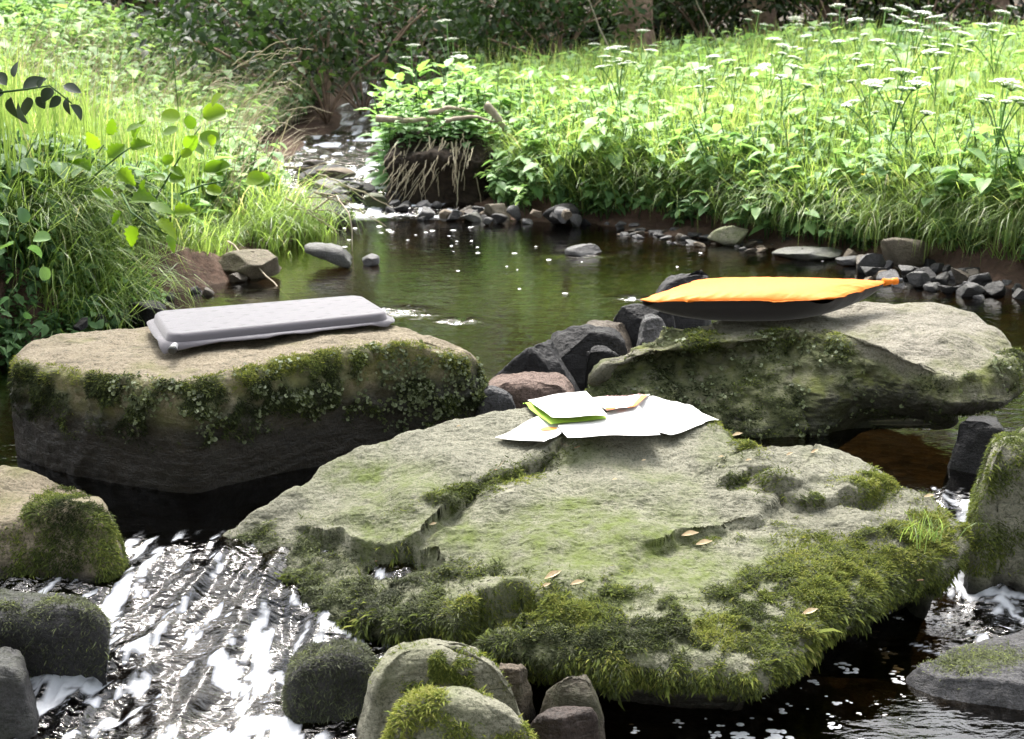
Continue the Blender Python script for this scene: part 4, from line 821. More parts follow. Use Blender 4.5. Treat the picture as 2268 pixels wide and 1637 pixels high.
UMB = [(1653, 27), (1751, 34), (1841, 34), (1872, 12), (1892, 22), (1929, 8), (1942, 20), (1920, 44), (2013, 27), (2076, 17), (2019, 55), (2063, 54), (1996, 72), (2073, 72), (2140, 55), (2180, 28), (2238, 55), (1806, 79), (1875, 92), (1935, 94), (2046, 86),
       (2063, 101), (2073, 121), (2113, 111), (1724, 124), (1658, 134), (1606, 124), (1569, 129), (1950, 149), (1971, 161), (1942, 175), (1992, 182), (2186, 191), (2222, 183), (1937, 223), (1584, 154), (1697, 144), (1692, 94), (1710, 90), (1978, 40), (2100, 40), (2205, 14),
       (1001, 50), (1016, 88), (916, 104), (1011, 126), (1312, 101), (1349, 109), (1345, 128), (1399, 109), (1423, 114), (1426, 70), (1376, 116)]
used = [False] * 4
LAB = "white umbel flower standing in the grass of the right bank"
def put(i, proto, used, loc, rot, sc, label):
    if not used[i]: used[i] = True; o = proto[i]; o.location = loc; o.rotation_euler = rot; o.scale = (sc,) * 3; o["label"] = label; return o
    return copy_tree(proto[i], loc, rot, sc, label)
SPECIAL = {(1001, 50): "tallest white umbel flower rising over the nettle clump against dark forest", (916, 104): "small white umbel flower over the left end of the nettle clump", (1937, 223): "lowest white umbel flower in the middle of the right meadow",
           (1653, 27): "white umbel flower in front of the farther tree trunk", (1426, 70): "white umbel flower in front of the nearer thick tree trunk"}
for k, (u, v) in enumerate(UMB):
    near = u < 1100; p, h = find_spot(u, v, .44 if near else g.uniform(.36, .50), 5.2 if near else 3.6, 6.6 if near else 9.0)
    put(k % 4, protos, used, p, (g.normal(0, .13), g.normal(0, .13), g.uniform(0, 6.28)), np.clip(h / .46, .5, 1.5), SPECIAL.get((u, v), "white umbel flower over the nettle clump against dark forest" if near else LAB))

# nettles of the clump on the far bank: single plants sharing three shapes
npro = []
for i in range(4):
    V, Fc, T = nettle_tpl(np.random.default_rng(300 + i), 1.0, .26, 7); T = np.clip(T + .5, 0, 1); st = 4 * 6 + 2
    root = empty("nettle", (0, 0, 0), "green nettle in the bushy clump on the far bank", "nettle", "nettles in the clump on the far bank")
    k = Fc.max(1) < st; part("stem", mesh("nettle_stem", V[:st], Fc[k], True, tint=T[:st] * .5), M['herb'], root)
    part("foliage", mesh("nettle_foliage", V[st:], Fc[~k] - st, True, tint=T[st:]), M['nettle'], root); npro.append(root)
usedn = [False] * 4
def nettle_at(x, y, h, label="green nettle in the bushy clump on the far bank", base=None):
    i = int(g.integers(0, 4)); put(i, npro, usedn, (x, y, float(ground_z(x, y)) - .01 if base is None else base), (g.normal(0, .10), g.normal(0, .10), g.uniform(0, 6.28)), h, label)
for k in range(84):
    u = g.uniform(845, 1310); vt = np.interp(u, [850, 920, 1000, 1100, 1200, 1300], [215, 150, 140, 160, 150, 170]) + abs(g.normal(0, 30)); y = g.uniform(5.6, 6.5); x, _, zt = at_y(u, vt, y)
    gz = float(ground_z(x, y)); nettle_at(x, y, float(np.clip(zt - gz, .22, .6)))
for k in range(34):
    u = g.uniform(860, 1300); vt = g.uniform(200, 300); y = g.uniform(5.3, 5.7); x, _, zt = at_y(u, vt, y); gz = float(ground_z(x, y))
    if x < xr(y) - .08 or (865 < u < 1060): continue
    nettle_at(x, y, float(np.clip(zt - gz, .16, .4)))
for k in range(44):
    u = g.uniform(855, 1075); vt = g.uniform(215, 300); y = g.uniform(5.36, 5.55); x, _, zt = at_y(u, vt, y); nettle_at(x, y, g.uniform(.14, .24), base=float(zt) - g.uniform(.14, .2))
# dock plant with big leaves
def big_leaf_plant(name, label, base, specs, mat, cat="plant", tpl=None, group=None):
    root = empty(name, base, label, cat, group)
    for (u, v, L, wd, ud, vd, dy) in specs:
        tip = at_y(u, v, base[1] + dy) - base; d = at_y(u + ud, v + vd, base[1] + dy - .02) - at_y(u, v, base[1] + dy); d = nrm(d[None])[0]
        lf = part("leaf", merge_mesh("big_leaf", [place(leaf_tpl(L, L * wd, 'ovate' if tpl is None else tpl, .08, .12, 8), tip, d, 1.0, up=(0.1, -.75, .8), dt=float(g.uniform(.3, .9)))]), mat, root)
        part("stalk", merge_mesh("leaf_stalk", [tubet(bez((0, 0, 0), tip * [.3, .3, .6], tip, 7), .003, .5, 4)]), mat, root); 
    return root
bx = at_y(1240, 462, 4.92); base = np.array([bx[0], bx[1], float(ground_z(bx[0], bx[1]))])
big_leaf_plant("dock_plant", "tall plant with big pale leaves above the far stony shore", base, [(1235, 360, .12, .62, -25, -70, 0), (1250, 345, .13, .5, 70, -25, .02), (1225, 400, .08, .6, -45, 0, 0), (1228, 395, .07, .6, 10, -45, 0), (1265, 380, .11, .5, 60, 10, .03), (1225, 340, .10, .5, -70, 15, .03), (1270, 330, .11, .5, 55, -40, .05), (1290, 300, .10, .3, 30, -55, .05)], M['nettle'])
# bramble and hazel shoots with yellow green leaves on the left bank
def shoot(name, label, pts, y, leaves, mat, size, cat="plant", kind='ovate', rad=.003, group=None):
    P = np.array([at_y(u, v, y + dy) for (u, v, dy) in pts]); root = empty(name, tuple(P[0]), label, cat, group)
    part("stem", merge_mesh("shoot_stem", [tubet(P - P[0], np.linspace(rad, rad * .5, len(P)), .2, 5)]), M['herb'], root)
    for (u, v, ang_, s) in leaves:
        p = at_y(u, v, y + g.normal(0, .02)) - P[0]; a = radians(ang_); d = np.array([math.cos(a), g.normal(0, .25), math.sin(a)])
        part("leaf", merge_mesh("shoot_leaf", [place(leaf_tpl(1, .85 if kind == 'round' else .7, kind, float(g.uniform(.05, .35)), float(g.uniform(-.1, .35)), 10), p, d, size * s, up=(g.normal(0, .5), -.6 + g.normal(0, .3), .8), dt=float(g.uniform(.2, .95)))]), mat, root)
    return root
shoot("hazel_shoot", "young shoot with round bright yellow green leaves on the left bank", [(345, 440, .1), (380, 380, .05), (415, 320, 0), (445, 280, 0)], 3.45, [(385, 350, 200, .6), (365, 400, 160, .7), (400, 345, 20, .6), (430, 285, 120, .7), (460, 300, 300, .6), (375, 375, 340, .7), (400, 262, 170, 1.0), (450, 262, 20, 1.2), (425, 300, 250, .9), (440, 310, 0, 1.1), (420, 322, 330, .8), (470, 240, 60, .9), (395, 285, 200, .8)], M['lime'], .055, kind='round')
shoot("hazel_shoot", "low shoot with broad lime leaves near the pool edge", [(400, 430, .1), (450, 410, .05), (500, 400, 0)], 3.5, [(470, 385, 30, 1.0), (500, 380, 170, 1.1), (545, 395, 0, 1.0), (560, 405, 10, .9), (410, 395, 180, .8), (455, 420, 350, .8)], M['lime'], .056, kind='round')
shoot("bramble_shoot", "bramble with toothed mid green leaves over the dark earth bank", [(270, 430, .15), (290, 470, .05), (330, 500, 0), (370, 520, 0)], 3.05, [(290, 445, 10, 1.2), (330, 455, 350, 1.1), (345, 490, 330, 1.1), (370, 520, 300, .8), (270, 470, 230, .8), (300, 500, 250, .9), (385, 470, 10, .9), (310, 430, 60, .8), (250, 440, 160, .9)], M['lime'], .06, kind='toothed')
shoot("bramble_shoot", "bramble with shaded green leaves at the top of the dark earth bank", [(180, 420, .15), (220, 380, .05), (270, 340, 0), (300, 320, 0)], 3.1, [(200, 380, 140, 1), (240, 350, 40, 1), (260, 380, 330, 1), (290, 330, 20, .9), (220, 330, 120, .9), (300, 310, 70, 1.), (180, 350, 170, .9), (240, 300, 80, .8), (280, 290, 30, .8)], M['lime'], .055, kind='toothed')
shoot("round_leaf_plant", "plant with round grey green leaves at the lower left edge", [(40, 640, .05), (50, 580, 0), (30, 520, 0), (60, 500, 0)], 2.78, [(20, 500, 170, 1.1), (50, 495, 90, 1), (75, 530, 10, 1.1), (30, 540, 200, 1), (60, 550, 330, 1), (95, 590, 270, .9), (10, 560, 180, 1), (30, 610, 220, .8), (20, 660, 200, .7), (55, 690, 300, .6)], M['nettle'], .036, kind='round')
# shaded dark twig hanging in from an overhanging branch
shoot("leafy_twig", "dark silhouetted twig with oval leaves hanging in at the left edge", [(-260, 120, .1), (-120, 180, .05), (0, 205, 0), (60, 198, 0), (110, 190, 0), (160, 230, 0)], 2.25, [(30, 172, 80, .8), (115, 195, 240, .9), (140, 190, 340, .9), (150, 215, 270, .9), (135, 215, 220, .8), (155, 232, 300, .9), (80, 215, 300, .7), (40, 225, 260, 1.3), (10, 205, 200, 1.2), (15, 190, 150, 1.2), (50, 200, 20, 1.3), (60, 215, 250, 1.1), (-10, 215, 240, 1.3), (-30, 195, 170, 1.2), (-5, 160, 120, 1), (25, 215, 280, 1.2), (85, 195, 60, .6)], M['darkleaf'], .036, rad=.0025)
# single yellow flowers
yf = merge([place(LR, (0, 0, 0), (math.cos(k * 1.257), math.sin(k * 1.257), .5), .016, dt=.5) for k in range(5)])
for (u, v, lab) in [(1917, 391, "single yellow buttercup in the right bank grass above the flat dark slab"), (1196, 262, None), (1180, 272, None), (1225, 275, None), (1160, 275, None), (1090, 298, None), (1345, 262, None)]:
    p, h = find_spot(u, v, .16, 3.6, 6.4); root = empty("buttercup", p, lab or "yellow buttercup above the big leaved plant on the far bank", "wildflower", "yellow buttercups")
    part("stem", merge_mesh("buttercup_stem", [tubet(np.array([(0, 0, 0), (.005, 0, h * .5), (0, 0, h)]), .0015, .5, 4)]), M['herb'], root); part("flower", mesh("buttercup_flower", yf[0] * 1.3 + [0, 0, h], yf[1], True), M['yellow'], root)
# reddish leaf on the left bank
p = at_y(385, 122, 4.0); root = empty("dead_leaf", p, "rusty red withered leaf among the left bank weeds", "leaf"); part("blade", merge_mesh("rust_leaf", [place(leaf_tpl(.05, .03, 'ovate', .2, .3, 6), (0, 0, 0), (.5, -.1, -.8), 1)]), mat_plain("rust_red_leaf", (.35, .09, .02), (.45, .15, .03), 60, .6), root)
part("stalk", merge_mesh("rust_stalk", [tubet(np.array([(0, 0, 0), (-.01, .02, .02), (-.01, .05, -.18)]), .0016, .3, 4)]), M['herb'], root)

# dead stalks: on the left bank, and hanging from the undercut root mass by the riffle
def stalk(pts, y, label, group, rad=.004, mat='straw', name="dry_stalk"):
    P = np.array([at_y(u, v, y + dy) for (u, v, dy) in pts]); t = np.linspace(0, 1, 12); k = np.linspace(0, 1, len(P)); S = np.column_stack([np.interp(t, k, P[:, c]) for c in range(3)]); S[1:-1] += g.normal(0, .002, (10, 3))
    V, Fc = tube(S - S[0], np.linspace(rad, rad * .45, 12), 5); o = link(name, mesh(name, V, Fc, True, tint=np.full(len(V), g.uniform(.3, .95))), M[mat], None, tuple(S[0])); return tag(o, label, "dry stalk", group)
HANG = "pale dry straw hanging from the dark undercut bank below the nettle clump"
for k in range(64):
    u0 = g.uniform(872, 1050); v0 = np.interp(u0, [880, 960, 1045], [345, 318, 325]) + g.normal(0, 16); L = g.uniform(30, 135); sl_ = g.uniform(-.9, .15) if u0 < 1020 else g.uniform(-.3, .3)
    stalk([(u0, v0, .12), (u0 + L * sl_ * .35, v0 + L * .35, .05), (u0 + L * sl_, v0 + L, -.02)], 5.22 + g.uniform(-.03, .05), HANG, "straws hanging from the undercut bank", g.uniform(.0014, .0036))
BENT = "bleached dead stalk lying across the upper left bank"
for k in range(26):
    u0 = g.uniform(440, 650); v0 = np.interp(u0, [440, 650], [200, 150]) + g.uniform(-40, 120); L = g.uniform(40, 120); sl_ = g.uniform(-.6, .3)
    stalk([(u0, v0, 0), (u0 + L * .5, v0 + L * .5 * sl_ - 14, -.05), (u0 + L, v0 + L * sl_, -.08)], 5.2 + g.uniform(-.4, .6), BENT, "bleached stalks on the left bank", g.uniform(.0014, .0032))
LOWS = "dry stalk lying over the stones at the left pool edge"
for k in range(16):
    u0 = g.uniform(600, 740); v0 = g.uniform(330, 480); L = g.uniform(60, 170); sl_ = g.uniform(-.2, .75)
    stalk([(u0, v0, 0), (u0 + L * .5, v0 + L * .5 * sl_ - 8, 0), (u0 + L, v0 + L * sl_, 0)], 4.9 - .5 * (v0 > 420), LOWS, "dry stalks at the left pool edge", g.uniform(.002, .004))
stalk([(505, 535, .1), (570, 590, 0), (650, 672, -.15)], 3.75, "thin bare brown twig slanting into the pool by the left ledge", None, .0035, 'twig', "twig")
stalk([(690, 470, .1), (740, 430, 0), (775, 475, -.1), (780, 560, -.15)], 4.4, "arched grey twig dipping into the pool left of the riffle", None, .004, 'twig', "twig")
for pts, y, r_, lab in [([(832, 262, 0), (900, 268, 0), (960, 262, .05)], 5.35, .016, "pale driftwood stick at the left foot of the nettle clump"), ([(950, 250, 0), (1000, 238, 0), (1060, 250, .1)], 5.35, .012, "grey driftwood branch in front of the nettle clump"),
                        ([(1075, 232, 0), (1105, 265, 0), (1125, 300, .05)], 5.3, .02, "bleached forked driftwood right of the hanging straw"), ([(985, 268, 0), (1040, 258, 0), (1100, 270, 0)], 5.3, .01, "thin driftwood stick above the hanging straw")]:
    stalk(pts, y, lab, None, r_, 'twig', "driftwood")
for pts, y, r_, lab in [([(1365, 150, 0), (1340, 90, 0), (1320, 45, 0), (1300, -10, 0)], 8.2, .007, "bare pale stalk leaning left before the thick trunk"), ([(1590, 100, 0), (1560, 40, 0), (1530, -20, 0)], 8.2, .006, "bare stalk leaning left between the two trunks")]:
    stalk(pts, y, lab, None, r_, 'twig')

# grass tuft and leaves growing on the table rock
pt = at_z(2050, 1190, .03); n = 46; P = np.column_stack([pt[0] + g.normal(0, .022, n), pt[1] + g.normal(0, .022, n), np.full(n, .028)])
V, Fc, lv = blades(P, g.uniform(.025, .075, n), g.uniform(0, 6.28, n), g.uniform(.5, 2.0, n), g.uniform(.0010, .002, n), g)
tag(link("grass_tuft", mesh("grass_tuft", V - pt, Fc, True, tint=np.repeat(g.uniform(.4, .75, n), 10)), M['grass'], None, tuple(pt)), "small tuft of bright grass growing on the right end of the slab", "grass tuft")

# ------------------------------------------------------------------ forest
def leaf_cloud(g, centers, radii, per, size, tpl=LS, flat=.6):
    b = Batch()
    for c, r in zip(centers, radii):
        n = int(per * r * r); d = nrm(g.normal(size=(n, 3))); rad = r * g.random(n) ** .45; P = c + d * rad[:, None] * [1, 1, flat]
        D = nrm(d * [1, 1, .2] + .8 * g.normal(size=(n, 3)) + [0, 0, -.25]); X, Y_, Z = frames(D, nrm(np.array([0, 0, 1.0]) + .5 * g.normal(size=(n, 3))))
        V, Fc, T = stamp(tpl, P, X, Y_, Z, size * g.uniform(.6, 1.3, n), np.clip(.42 + .25 * g.normal() * .6 + g.normal(0, .16, n), .03, .97)); b.add(V, Fc, np.clip(T, 0, 1))
    return b
def tree(name, label, x, y, h, r, seed, conifer=False, low=1.2, group=None, crown_r=1.9, dens=330, crown_mat=None, boughs=0):
    g = np.random.default_rng(seed); z0 = float(ground_z(x, y)) - .1; root = empty(name, (x, y, z0), label, "tree", group)
    pts = np.array([(.12 * math.sin(t * 2 + seed) * t, .10 * math.cos(t * 2.3 + seed) * t, h * t) for t in np.linspace(0, 1, 14)]); rd = r * (1 - .85 * np.linspace(0, 1, 14)); rd[0] *= 1.35
    V, Fc = tube(pts, rd, 18); nz = fbm(V * [9, 9, 3], 3, seed); ctr = np.column_stack([np.interp(V[:, 2], pts[:, 2], pts[:, 0]), np.interp(V[:, 2], pts[:, 2], pts[:, 1]), V[:, 2]]); V = ctr + (V - ctr) * (1 + .22 * nz[:, None]); part("trunk", mesh("trunk", V, Fc, True), M['bark'], root)
    cs, rs, lim = [], [], []
    for k in range(26 if conifer else 20):
        t = g.uniform(low / h, .98); a = g.uniform(0, 6.28); ln = crown_r * ((1.05 - t) if conifer else g.uniform(.5, 1.0)); p0 = np.array([np.interp(t * h, pts[:, 2], pts[:, 0]), np.interp(t * h, pts[:, 2], pts[:, 1]), t * h]); e = p0 + np.array([math.cos(a) * ln, math.sin(a) * ln, (-.25 if conifer else .35) * ln])
        lim.append(tubet(bez(p0, (p0 + e) / 2 + [0, 0, .15 * ln], e, 6), np.linspace(.035, .008, 6) * (r / .12) ** .5, 0, 5)); 
        for q_ in (.55, 1.0): cs.append(p0 + (e - p0) * q_); rs.append((.5 if conifer else .62) * (.6 + .5 * g.random()) * (crown_r / 1.9))
    for k in range(boughs):
        p0 = np.array([0, 0, g.uniform(1.6, 2.6)]); e = np.array([g.uniform(-1.7, 1.5), g.uniform(-2.2, .2), g.uniform(1.35, 3.2)]); lim.append(tubet(bez(p0, (p0 + e) / 2 + [0, 0, .2], e, 6), np.linspace(.02, .006, 6), 0, 5)); cs.append(e); rs.append(g.uniform(.38, .55))
    for V, Fc, T in lim: part("branch", mesh("branch", V, Fc, True), M['bark'], root)
    part("crown", leaf_cloud(g, cs, rs, dens, .15 if conifer else .105, LL if conifer else LS).mesh("crown"), M[crown_mat or ('conifer' if conifer else 'forest')], root); return root
def trunk_at(u, y): return float(at_y(u, 60, y)[0])
tree("beech_tree", "thick brown tree trunk at the top centre behind the meadow", trunk_at(1405, 10.2), 10.2, 5.0, .15, 401, False, 1.35, crown_r=2.2, crown_mat="beech", boughs=34, dens=150)
tree("beech_tree", "thinner brown tree trunk right of the thick trunk", trunk_at(1683, 11.5), 11.5, 5.0, .125, 402, False, 1.35, crown_r=2.0, crown_mat="beech", boughs=16, dens=150)
FG = "trees of the dark forest behind the stream"
for k, (u, y, con) in enumerate([(700, 10.0, 0), (880, 12.5, 1), (1150, 12.0, 1), (1215, 11.2, 0), (1520, 13.5, 1), (1830, 13.0, 1), (2000, 12.2, 0), (2200, 13.0, 1), (560, 12.0, 1), (350, 11.5, 0), (100, 12.5, 1), (1000, 14.5, 0), (1320, 15.5, 1), (1700, 16.0, 0), (2350, 14.5, 0), (800, 16, 1), (300, 14, 1), (600, 15, 1), (1450, 14.2, 1), (1950, 14.6, 1), (2150, 15.4, 1), (-100, 12.5, 1), (2500, 13, 1), (1250, 13.4, 1)]):
    y = y + (1.6 if y < 13 and u not in (1215, 700) else 0)
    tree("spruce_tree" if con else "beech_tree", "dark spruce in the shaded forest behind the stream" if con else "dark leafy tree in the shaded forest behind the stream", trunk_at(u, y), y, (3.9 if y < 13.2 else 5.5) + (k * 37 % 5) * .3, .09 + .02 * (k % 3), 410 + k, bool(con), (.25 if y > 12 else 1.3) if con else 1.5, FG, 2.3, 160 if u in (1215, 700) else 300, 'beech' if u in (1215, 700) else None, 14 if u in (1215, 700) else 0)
# understorey bushes; the paler leaf colour stands for light on some
UB = [(620, 40, 8.0, .8, "dark leafy bush behind the upper left bank"), (800, 80, 8.6, .75, "leafy bush with pale sprays at the forest edge left of the tall umbel"), (720, 130, 7.8, .45, "low dark bush at the head of the stream"), (1080, 60, 9.5, .8, "leafy bush in the dark gap behind the nettle clump"), (1240, 60, 9.2, .55, "bush with sparse pale leaves left of the thick trunk"),
      (900, 20, 10.5, 1.0, "deep green bush behind the tall umbel flower"), (1560, 30, 10.8, .7, "dark bush between the two trunks"), (1850, 0, 10.5, .8, "dark bush behind the umbel flowers right of the thin trunk"), (2060, -20, 10.8, .9, "dark bush behind the upper right meadow"), (400, -30, 9.0, .8, "dark bush at the top of the left bank"), (1450, 10, 12.5, 1.0, "dark bush behind the thick trunk")]
for k, (u, v, y, r_, lab) in enumerate(UB):
    gg = np.random.default_rng(500 + k); c = at_y(u, v, y); z0 = float(ground_z(c[0], c[1])); root = empty("forest_bush", (c[0], c[1], z0), lab, "bush")
    hgt = max(c[2] - z0 + .3, .7); n = 9; cs = [np.array([gg.normal(0, r_ * .6), gg.normal(0, r_ * .4), gg.uniform(.15, 1) * hgt]) for _ in range(n)]; rs = [r_ * gg.uniform(.3, .55) for _ in range(n)]
    [part("stem", merge_mesh("bush_stem", [tubet(bez((0, 0, 0), c_ * [.3, .3, .7], c_, 6), .008, 0, 4)]), M['bark'], root) for c_ in cs]; part("foliage", leaf_cloud(gg, cs, rs, 1500, .06, LO).mesh("bush_foliage"), M['understorey' if k in (1, 3, 4, 0, 5) else 'forest'], root)

SG = "unseen trees added to shade the near stream"  # unseen trees around the camera, added to shade the rocks
for k, (x, y, h, cr_) in enumerate([(-2.6, -1.6, 7.5, 3.0), (.6, -3.0, 9, 3.4), (3.4, -1.8, 8, 3.0), (-5.5, .5, 8, 2.8), (6.0, 1.0, 8.5, 2.8), (-.8, -6.5, 9, 3.6), (4.0, -6, 9, 3.6), (-5.5, -5.5, 9, 3.6)]):
    gg = np.random.default_rng(700 + k); z0 = float(ground_z(x, y)) - .1; root = empty("shade_alder", (x, y, z0), "unseen leafy alder added to shade the rocks", "tree", SG)
    pts = np.array([(.1 * math.sin(2 * t + k) * t, .1 * math.cos(2 * t + k) * t, h * t) for t in np.linspace(0, 1, 10)]); Vt, Ft = tube(pts, .14 * (1 - .8 * np.linspace(0, 1, 10)), 12); part("trunk", mesh("trunk", Vt, Ft, True), M['bark'], root)
    cs, rs = [], []
    for j in range(30):
        a = gg.uniform(0, 6.28); t = gg.uniform(.12, 1); ln = cr_ * gg.uniform(.2, .85); cs.append(np.array([math.cos(a) * ln, math.sin(a) * ln, t * h])); rs.append(gg.uniform(.6, 1.05))
    [part("branch", merge_mesh("branch", [tubet(bez((0, 0, c_[2] * .7), c_ * [.4, .4, .9], c_, 5), .02, 0, 4)]), M['bark'], root) for c_ in cs]
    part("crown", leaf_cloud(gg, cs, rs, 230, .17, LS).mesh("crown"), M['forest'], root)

# unseen alder above the frame, its canopy added to shade the rocks and left bank
gg = np.random.default_rng(720); x, y = -2.5, 3.9; z0 = float(ground_z(x, y)) - .1; root = empty("shade_alder", (x, y, z0), "unseen alder added on the left bank to shade the rocks", "tree")
pts = np.array([(.3 * t, .1 * math.sin(3 * t), 6.5 * t) for t in np.linspace(0, 1, 12)]); Vt, Ft = tube(pts, .16 * (1 - .8 * np.linspace(0, 1, 12)), 14); part("trunk", mesh("trunk", Vt, Ft, True), M['bark'], root)
cs = [np.array([gg.uniform(-2.2, 1.3) - x, gg.uniform(3.3, 5.5) - y, gg.uniform(3.6, 5.4)]) for _ in range(30)] + [np.array([gg.uniform(-3.6, -1.6) - x, gg.uniform(4.0, 5.8) - y, gg.uniform(3.4, 5)]) for _ in range(24)]; rs = [gg.uniform(.5, .85) for _ in cs]
[part("branch", merge_mesh("branch", [tubet(bez((.1, 0, c_[2] * .6), c_ * [.5, .5, .95], c_, 6), np.linspace(.035, .008, 6), 0, 5)]), M['bark'], root) for c_ in cs]
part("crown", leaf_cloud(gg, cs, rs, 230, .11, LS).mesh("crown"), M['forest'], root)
# ------------------------------------------------------------------ things lying on the rocks
def hit(r, u, v, off=0.0):
    """the point of a rock's surface seen at a pixel, lifted by off"""
    vis = (r.N * (r.V - [0, 0, HC])).sum(1) < 0; d2 = ((r.uv - [u, v]) ** 2).sum(1); d2 = np.where(vis, d2, 1e9); k = np.argsort(d2)[:6]; P = r.V[k]; P = P[np.argmin(P[:, 1])]
    q_ = at_z(u, v, P[2] + off); return q_
from mathutils.kdtree import KDTree
_KD = {}
def top_z(r, xy):
    """height of a rock's upper side under points"""
    if id(r) not in _KD:
        Pv = r.V[r.N[:, 2] > .4][::2]; kd = KDTree(len(Pv))
        for k, p in enumerate(Pv): kd.insert((p[0], p[1], 0), k)
        kd.balance(); _KD[id(r)] = (kd, Pv)
    kd, Pv = _KD[id(r)]; return np.array([max(Pv[k][2] for _, k, _d in kd.find_n((x[0], x[1], 0), 4)) for x in np.atleast_2d(xy)])

# ---- grey inflatable seat cushion
def rrect(n, a, b, rad):
    """n points on a rounded rectangle of half sizes a, b"""
    pts = []
    for cx, cy, s in ((a - rad, b - rad, 0), (-a + rad, b - rad, pi / 2), (-a + rad, -b + rad, pi), (a - rad, -b + rad, 1.5 * pi)):
        for t in np.linspace(s, s + pi / 2, 12): pts.append((cx + rad * math.cos(t), cy + rad * math.sin(t)))
    pts = np.array(pts); d = np.r_[0, np.cumsum(np.linalg.norm(np.diff(np.vstack([pts, pts[:1]]), axis=0), axis=1))]; s = np.linspace(0, d[-1], n, endpoint=False); q_ = np.vstack([pts, pts[:1]])
    return np.column_stack([np.interp(s, d, q_[:, 0]), np.interp(s, d, q_[:, 1])])
def ringmesh(name, rings, close_top=True, **at):
    G = np.stack(rings); nr, na = G.shape[:2]; i = np.arange(nr - 1)[:, None] * na; j = np.arange(na)[None]; j2 = (j + 1) % na
    q_ = np.stack([i + j, i + j2, i + na + j2, i + na + j], -1).reshape(-1, 4); return mesh(name, G.reshape(-1, 3), q_, True, **at)
z0 = 0.209
A, B_ = at_z(372, 771, z0), at_z(868, 718, z0); Cc, Dd = at_z(800, 651, z0 + .022), at_z(334, 688, z0 + .022)
ctr = (A + B_ + Cc + Dd) / 4; ctr[2] = z0; ex = nrm((B_ - A + Cc - Dd)[None] * [1, 1, 0])[0]; ey = np.array([-ex[1], ex[0], 0]); hx_ = .5 * np.linalg.norm((B_ - A)[:2]) - .004; hy_ = .5 * abs(((Dd + Cc - A - B_) / 2) @ ey) + .006
ctr = (A + B_ + Cc + Dd) / 4; ctr[2] = z0; root = empty("seat_cushion", tuple(ctr), "grey inflatable seat cushion on the flat tan boulder", "cushion")
Rz = np.array([ex, ey, [0, 0, 1]])
Aw, Bw, Cw, Dw = A, B_, Cc * [1, 1, 0] + [0, 0, z0], Dd * [1, 1, 0] + [0, 0, z0]; hx_ = .5 * np.linalg.norm(Bw - Aw); hy_ = .25 * (np.linalg.norm(Dw - Aw) + np.linalg.norm(Cw - Bw))
def toW(P):
    a, b = (P[:, 0:1] / hx_ + 1) / 2, (P[:, 1:2] / hy_ + 1) / 2
    return (Aw * (1 - a) + Bw * a) * (1 - b) + (Dw * (1 - a) + Cw * a) * b - ctr + P[:, 2:3] * [0, 0, 1]
na = 420; o_ = rrect(na, hx_, hy_, .03); T_ = .022
rings = []
for s in np.linspace(0.0, 1, 70):
    p = o_ * max(s, .002); dist = np.linalg.norm(o_, axis=1) * (1 - s); e = np.minimum(np.minimum(hx_ - np.abs(p[:, 0]), hy_ - np.abs(p[:, 1])), dist); e = np.clip(e, 0, .009)
    z = .007 + (T_ - .007) * np.sqrt(np.clip(1 - (1 - e / .009) ** 2, 0, 1)); 
    X_, Y_ = p[:, 0] / .047, p[:, 1] / .026; row = np.round(Y_); fx = X_ - .5 * (row % 2); du = (fx - np.round(fx)) * .047; dv = (Y_ - row) * .026
    z = z - .0012 * np.exp(-((du / .007) ** 2 + (dv / .0018) ** 2)) * (e >= .0089)
    rings.append(np.column_stack([p, z]))
part("body", ringmesh("cushion_body", [toW(r_) for r_ in rings]), M['grey_fabric'], root)
nz = fbm(np.column_stack([o_ * 22, 0 * o_[:, 0]]), 3, 12); cor = np.exp(-(((o_[:, 0] + hx_) / .05) ** 2 + ((o_[:, 1] + hy_) / .05) ** 2)) + np.exp(-(((o_[:, 0] - hx_) / .05) ** 2 + ((o_[:, 1] + hy_) / .05) ** 2)) * .7
fr_ = [np.column_stack([o_ * (1 - .0), np.full(na, .0075)]), np.column_stack([o_ + nrm(o_) * .007, .007 + .004 * nz * (.3 + cor)]), np.column_stack([o_ + nrm(o_) * .013, .004 + .014 * nz * (.25 + 1.6 * cor)]), np.column_stack([o_ + nrm(o_) * .0128, .0028 + .014 * nz * (.25 + 1.6 * cor)]), np.column_stack([o_, np.full(na, .005)]), np.column_stack([o_ * .8, np.full(na, .0)]), np.column_stack([o_ * .01, np.full(na, .0)])]
part("seam_flange", ringmesh("cushion_flange", [toW(r_) for r_ in fr_]), M['grey_fabric'], root)
vp = np.array([-hx_ + .012, -hy_ - .002, .004]); vd = np.array([-.35, -.9, -.1])
V, Fc = tube(np.array([vp, vp + vd * .010, vp + vd * .0101, vp + vd * .022]), [.0055, .0055, .0068, .0066], 20); vv = part("valve", mesh("valve", toW(V), Fc, False), M['grey_plastic'], root)
V, Fc = tube(np.array([vp + vd * .0205, vp + vd * .027, vp + vd * .029]), [.0074, .0074, .0055], 20); part("valve_cap", mesh("valve_cap", toW(V), Fc, False), M['black_plastic'], vv)

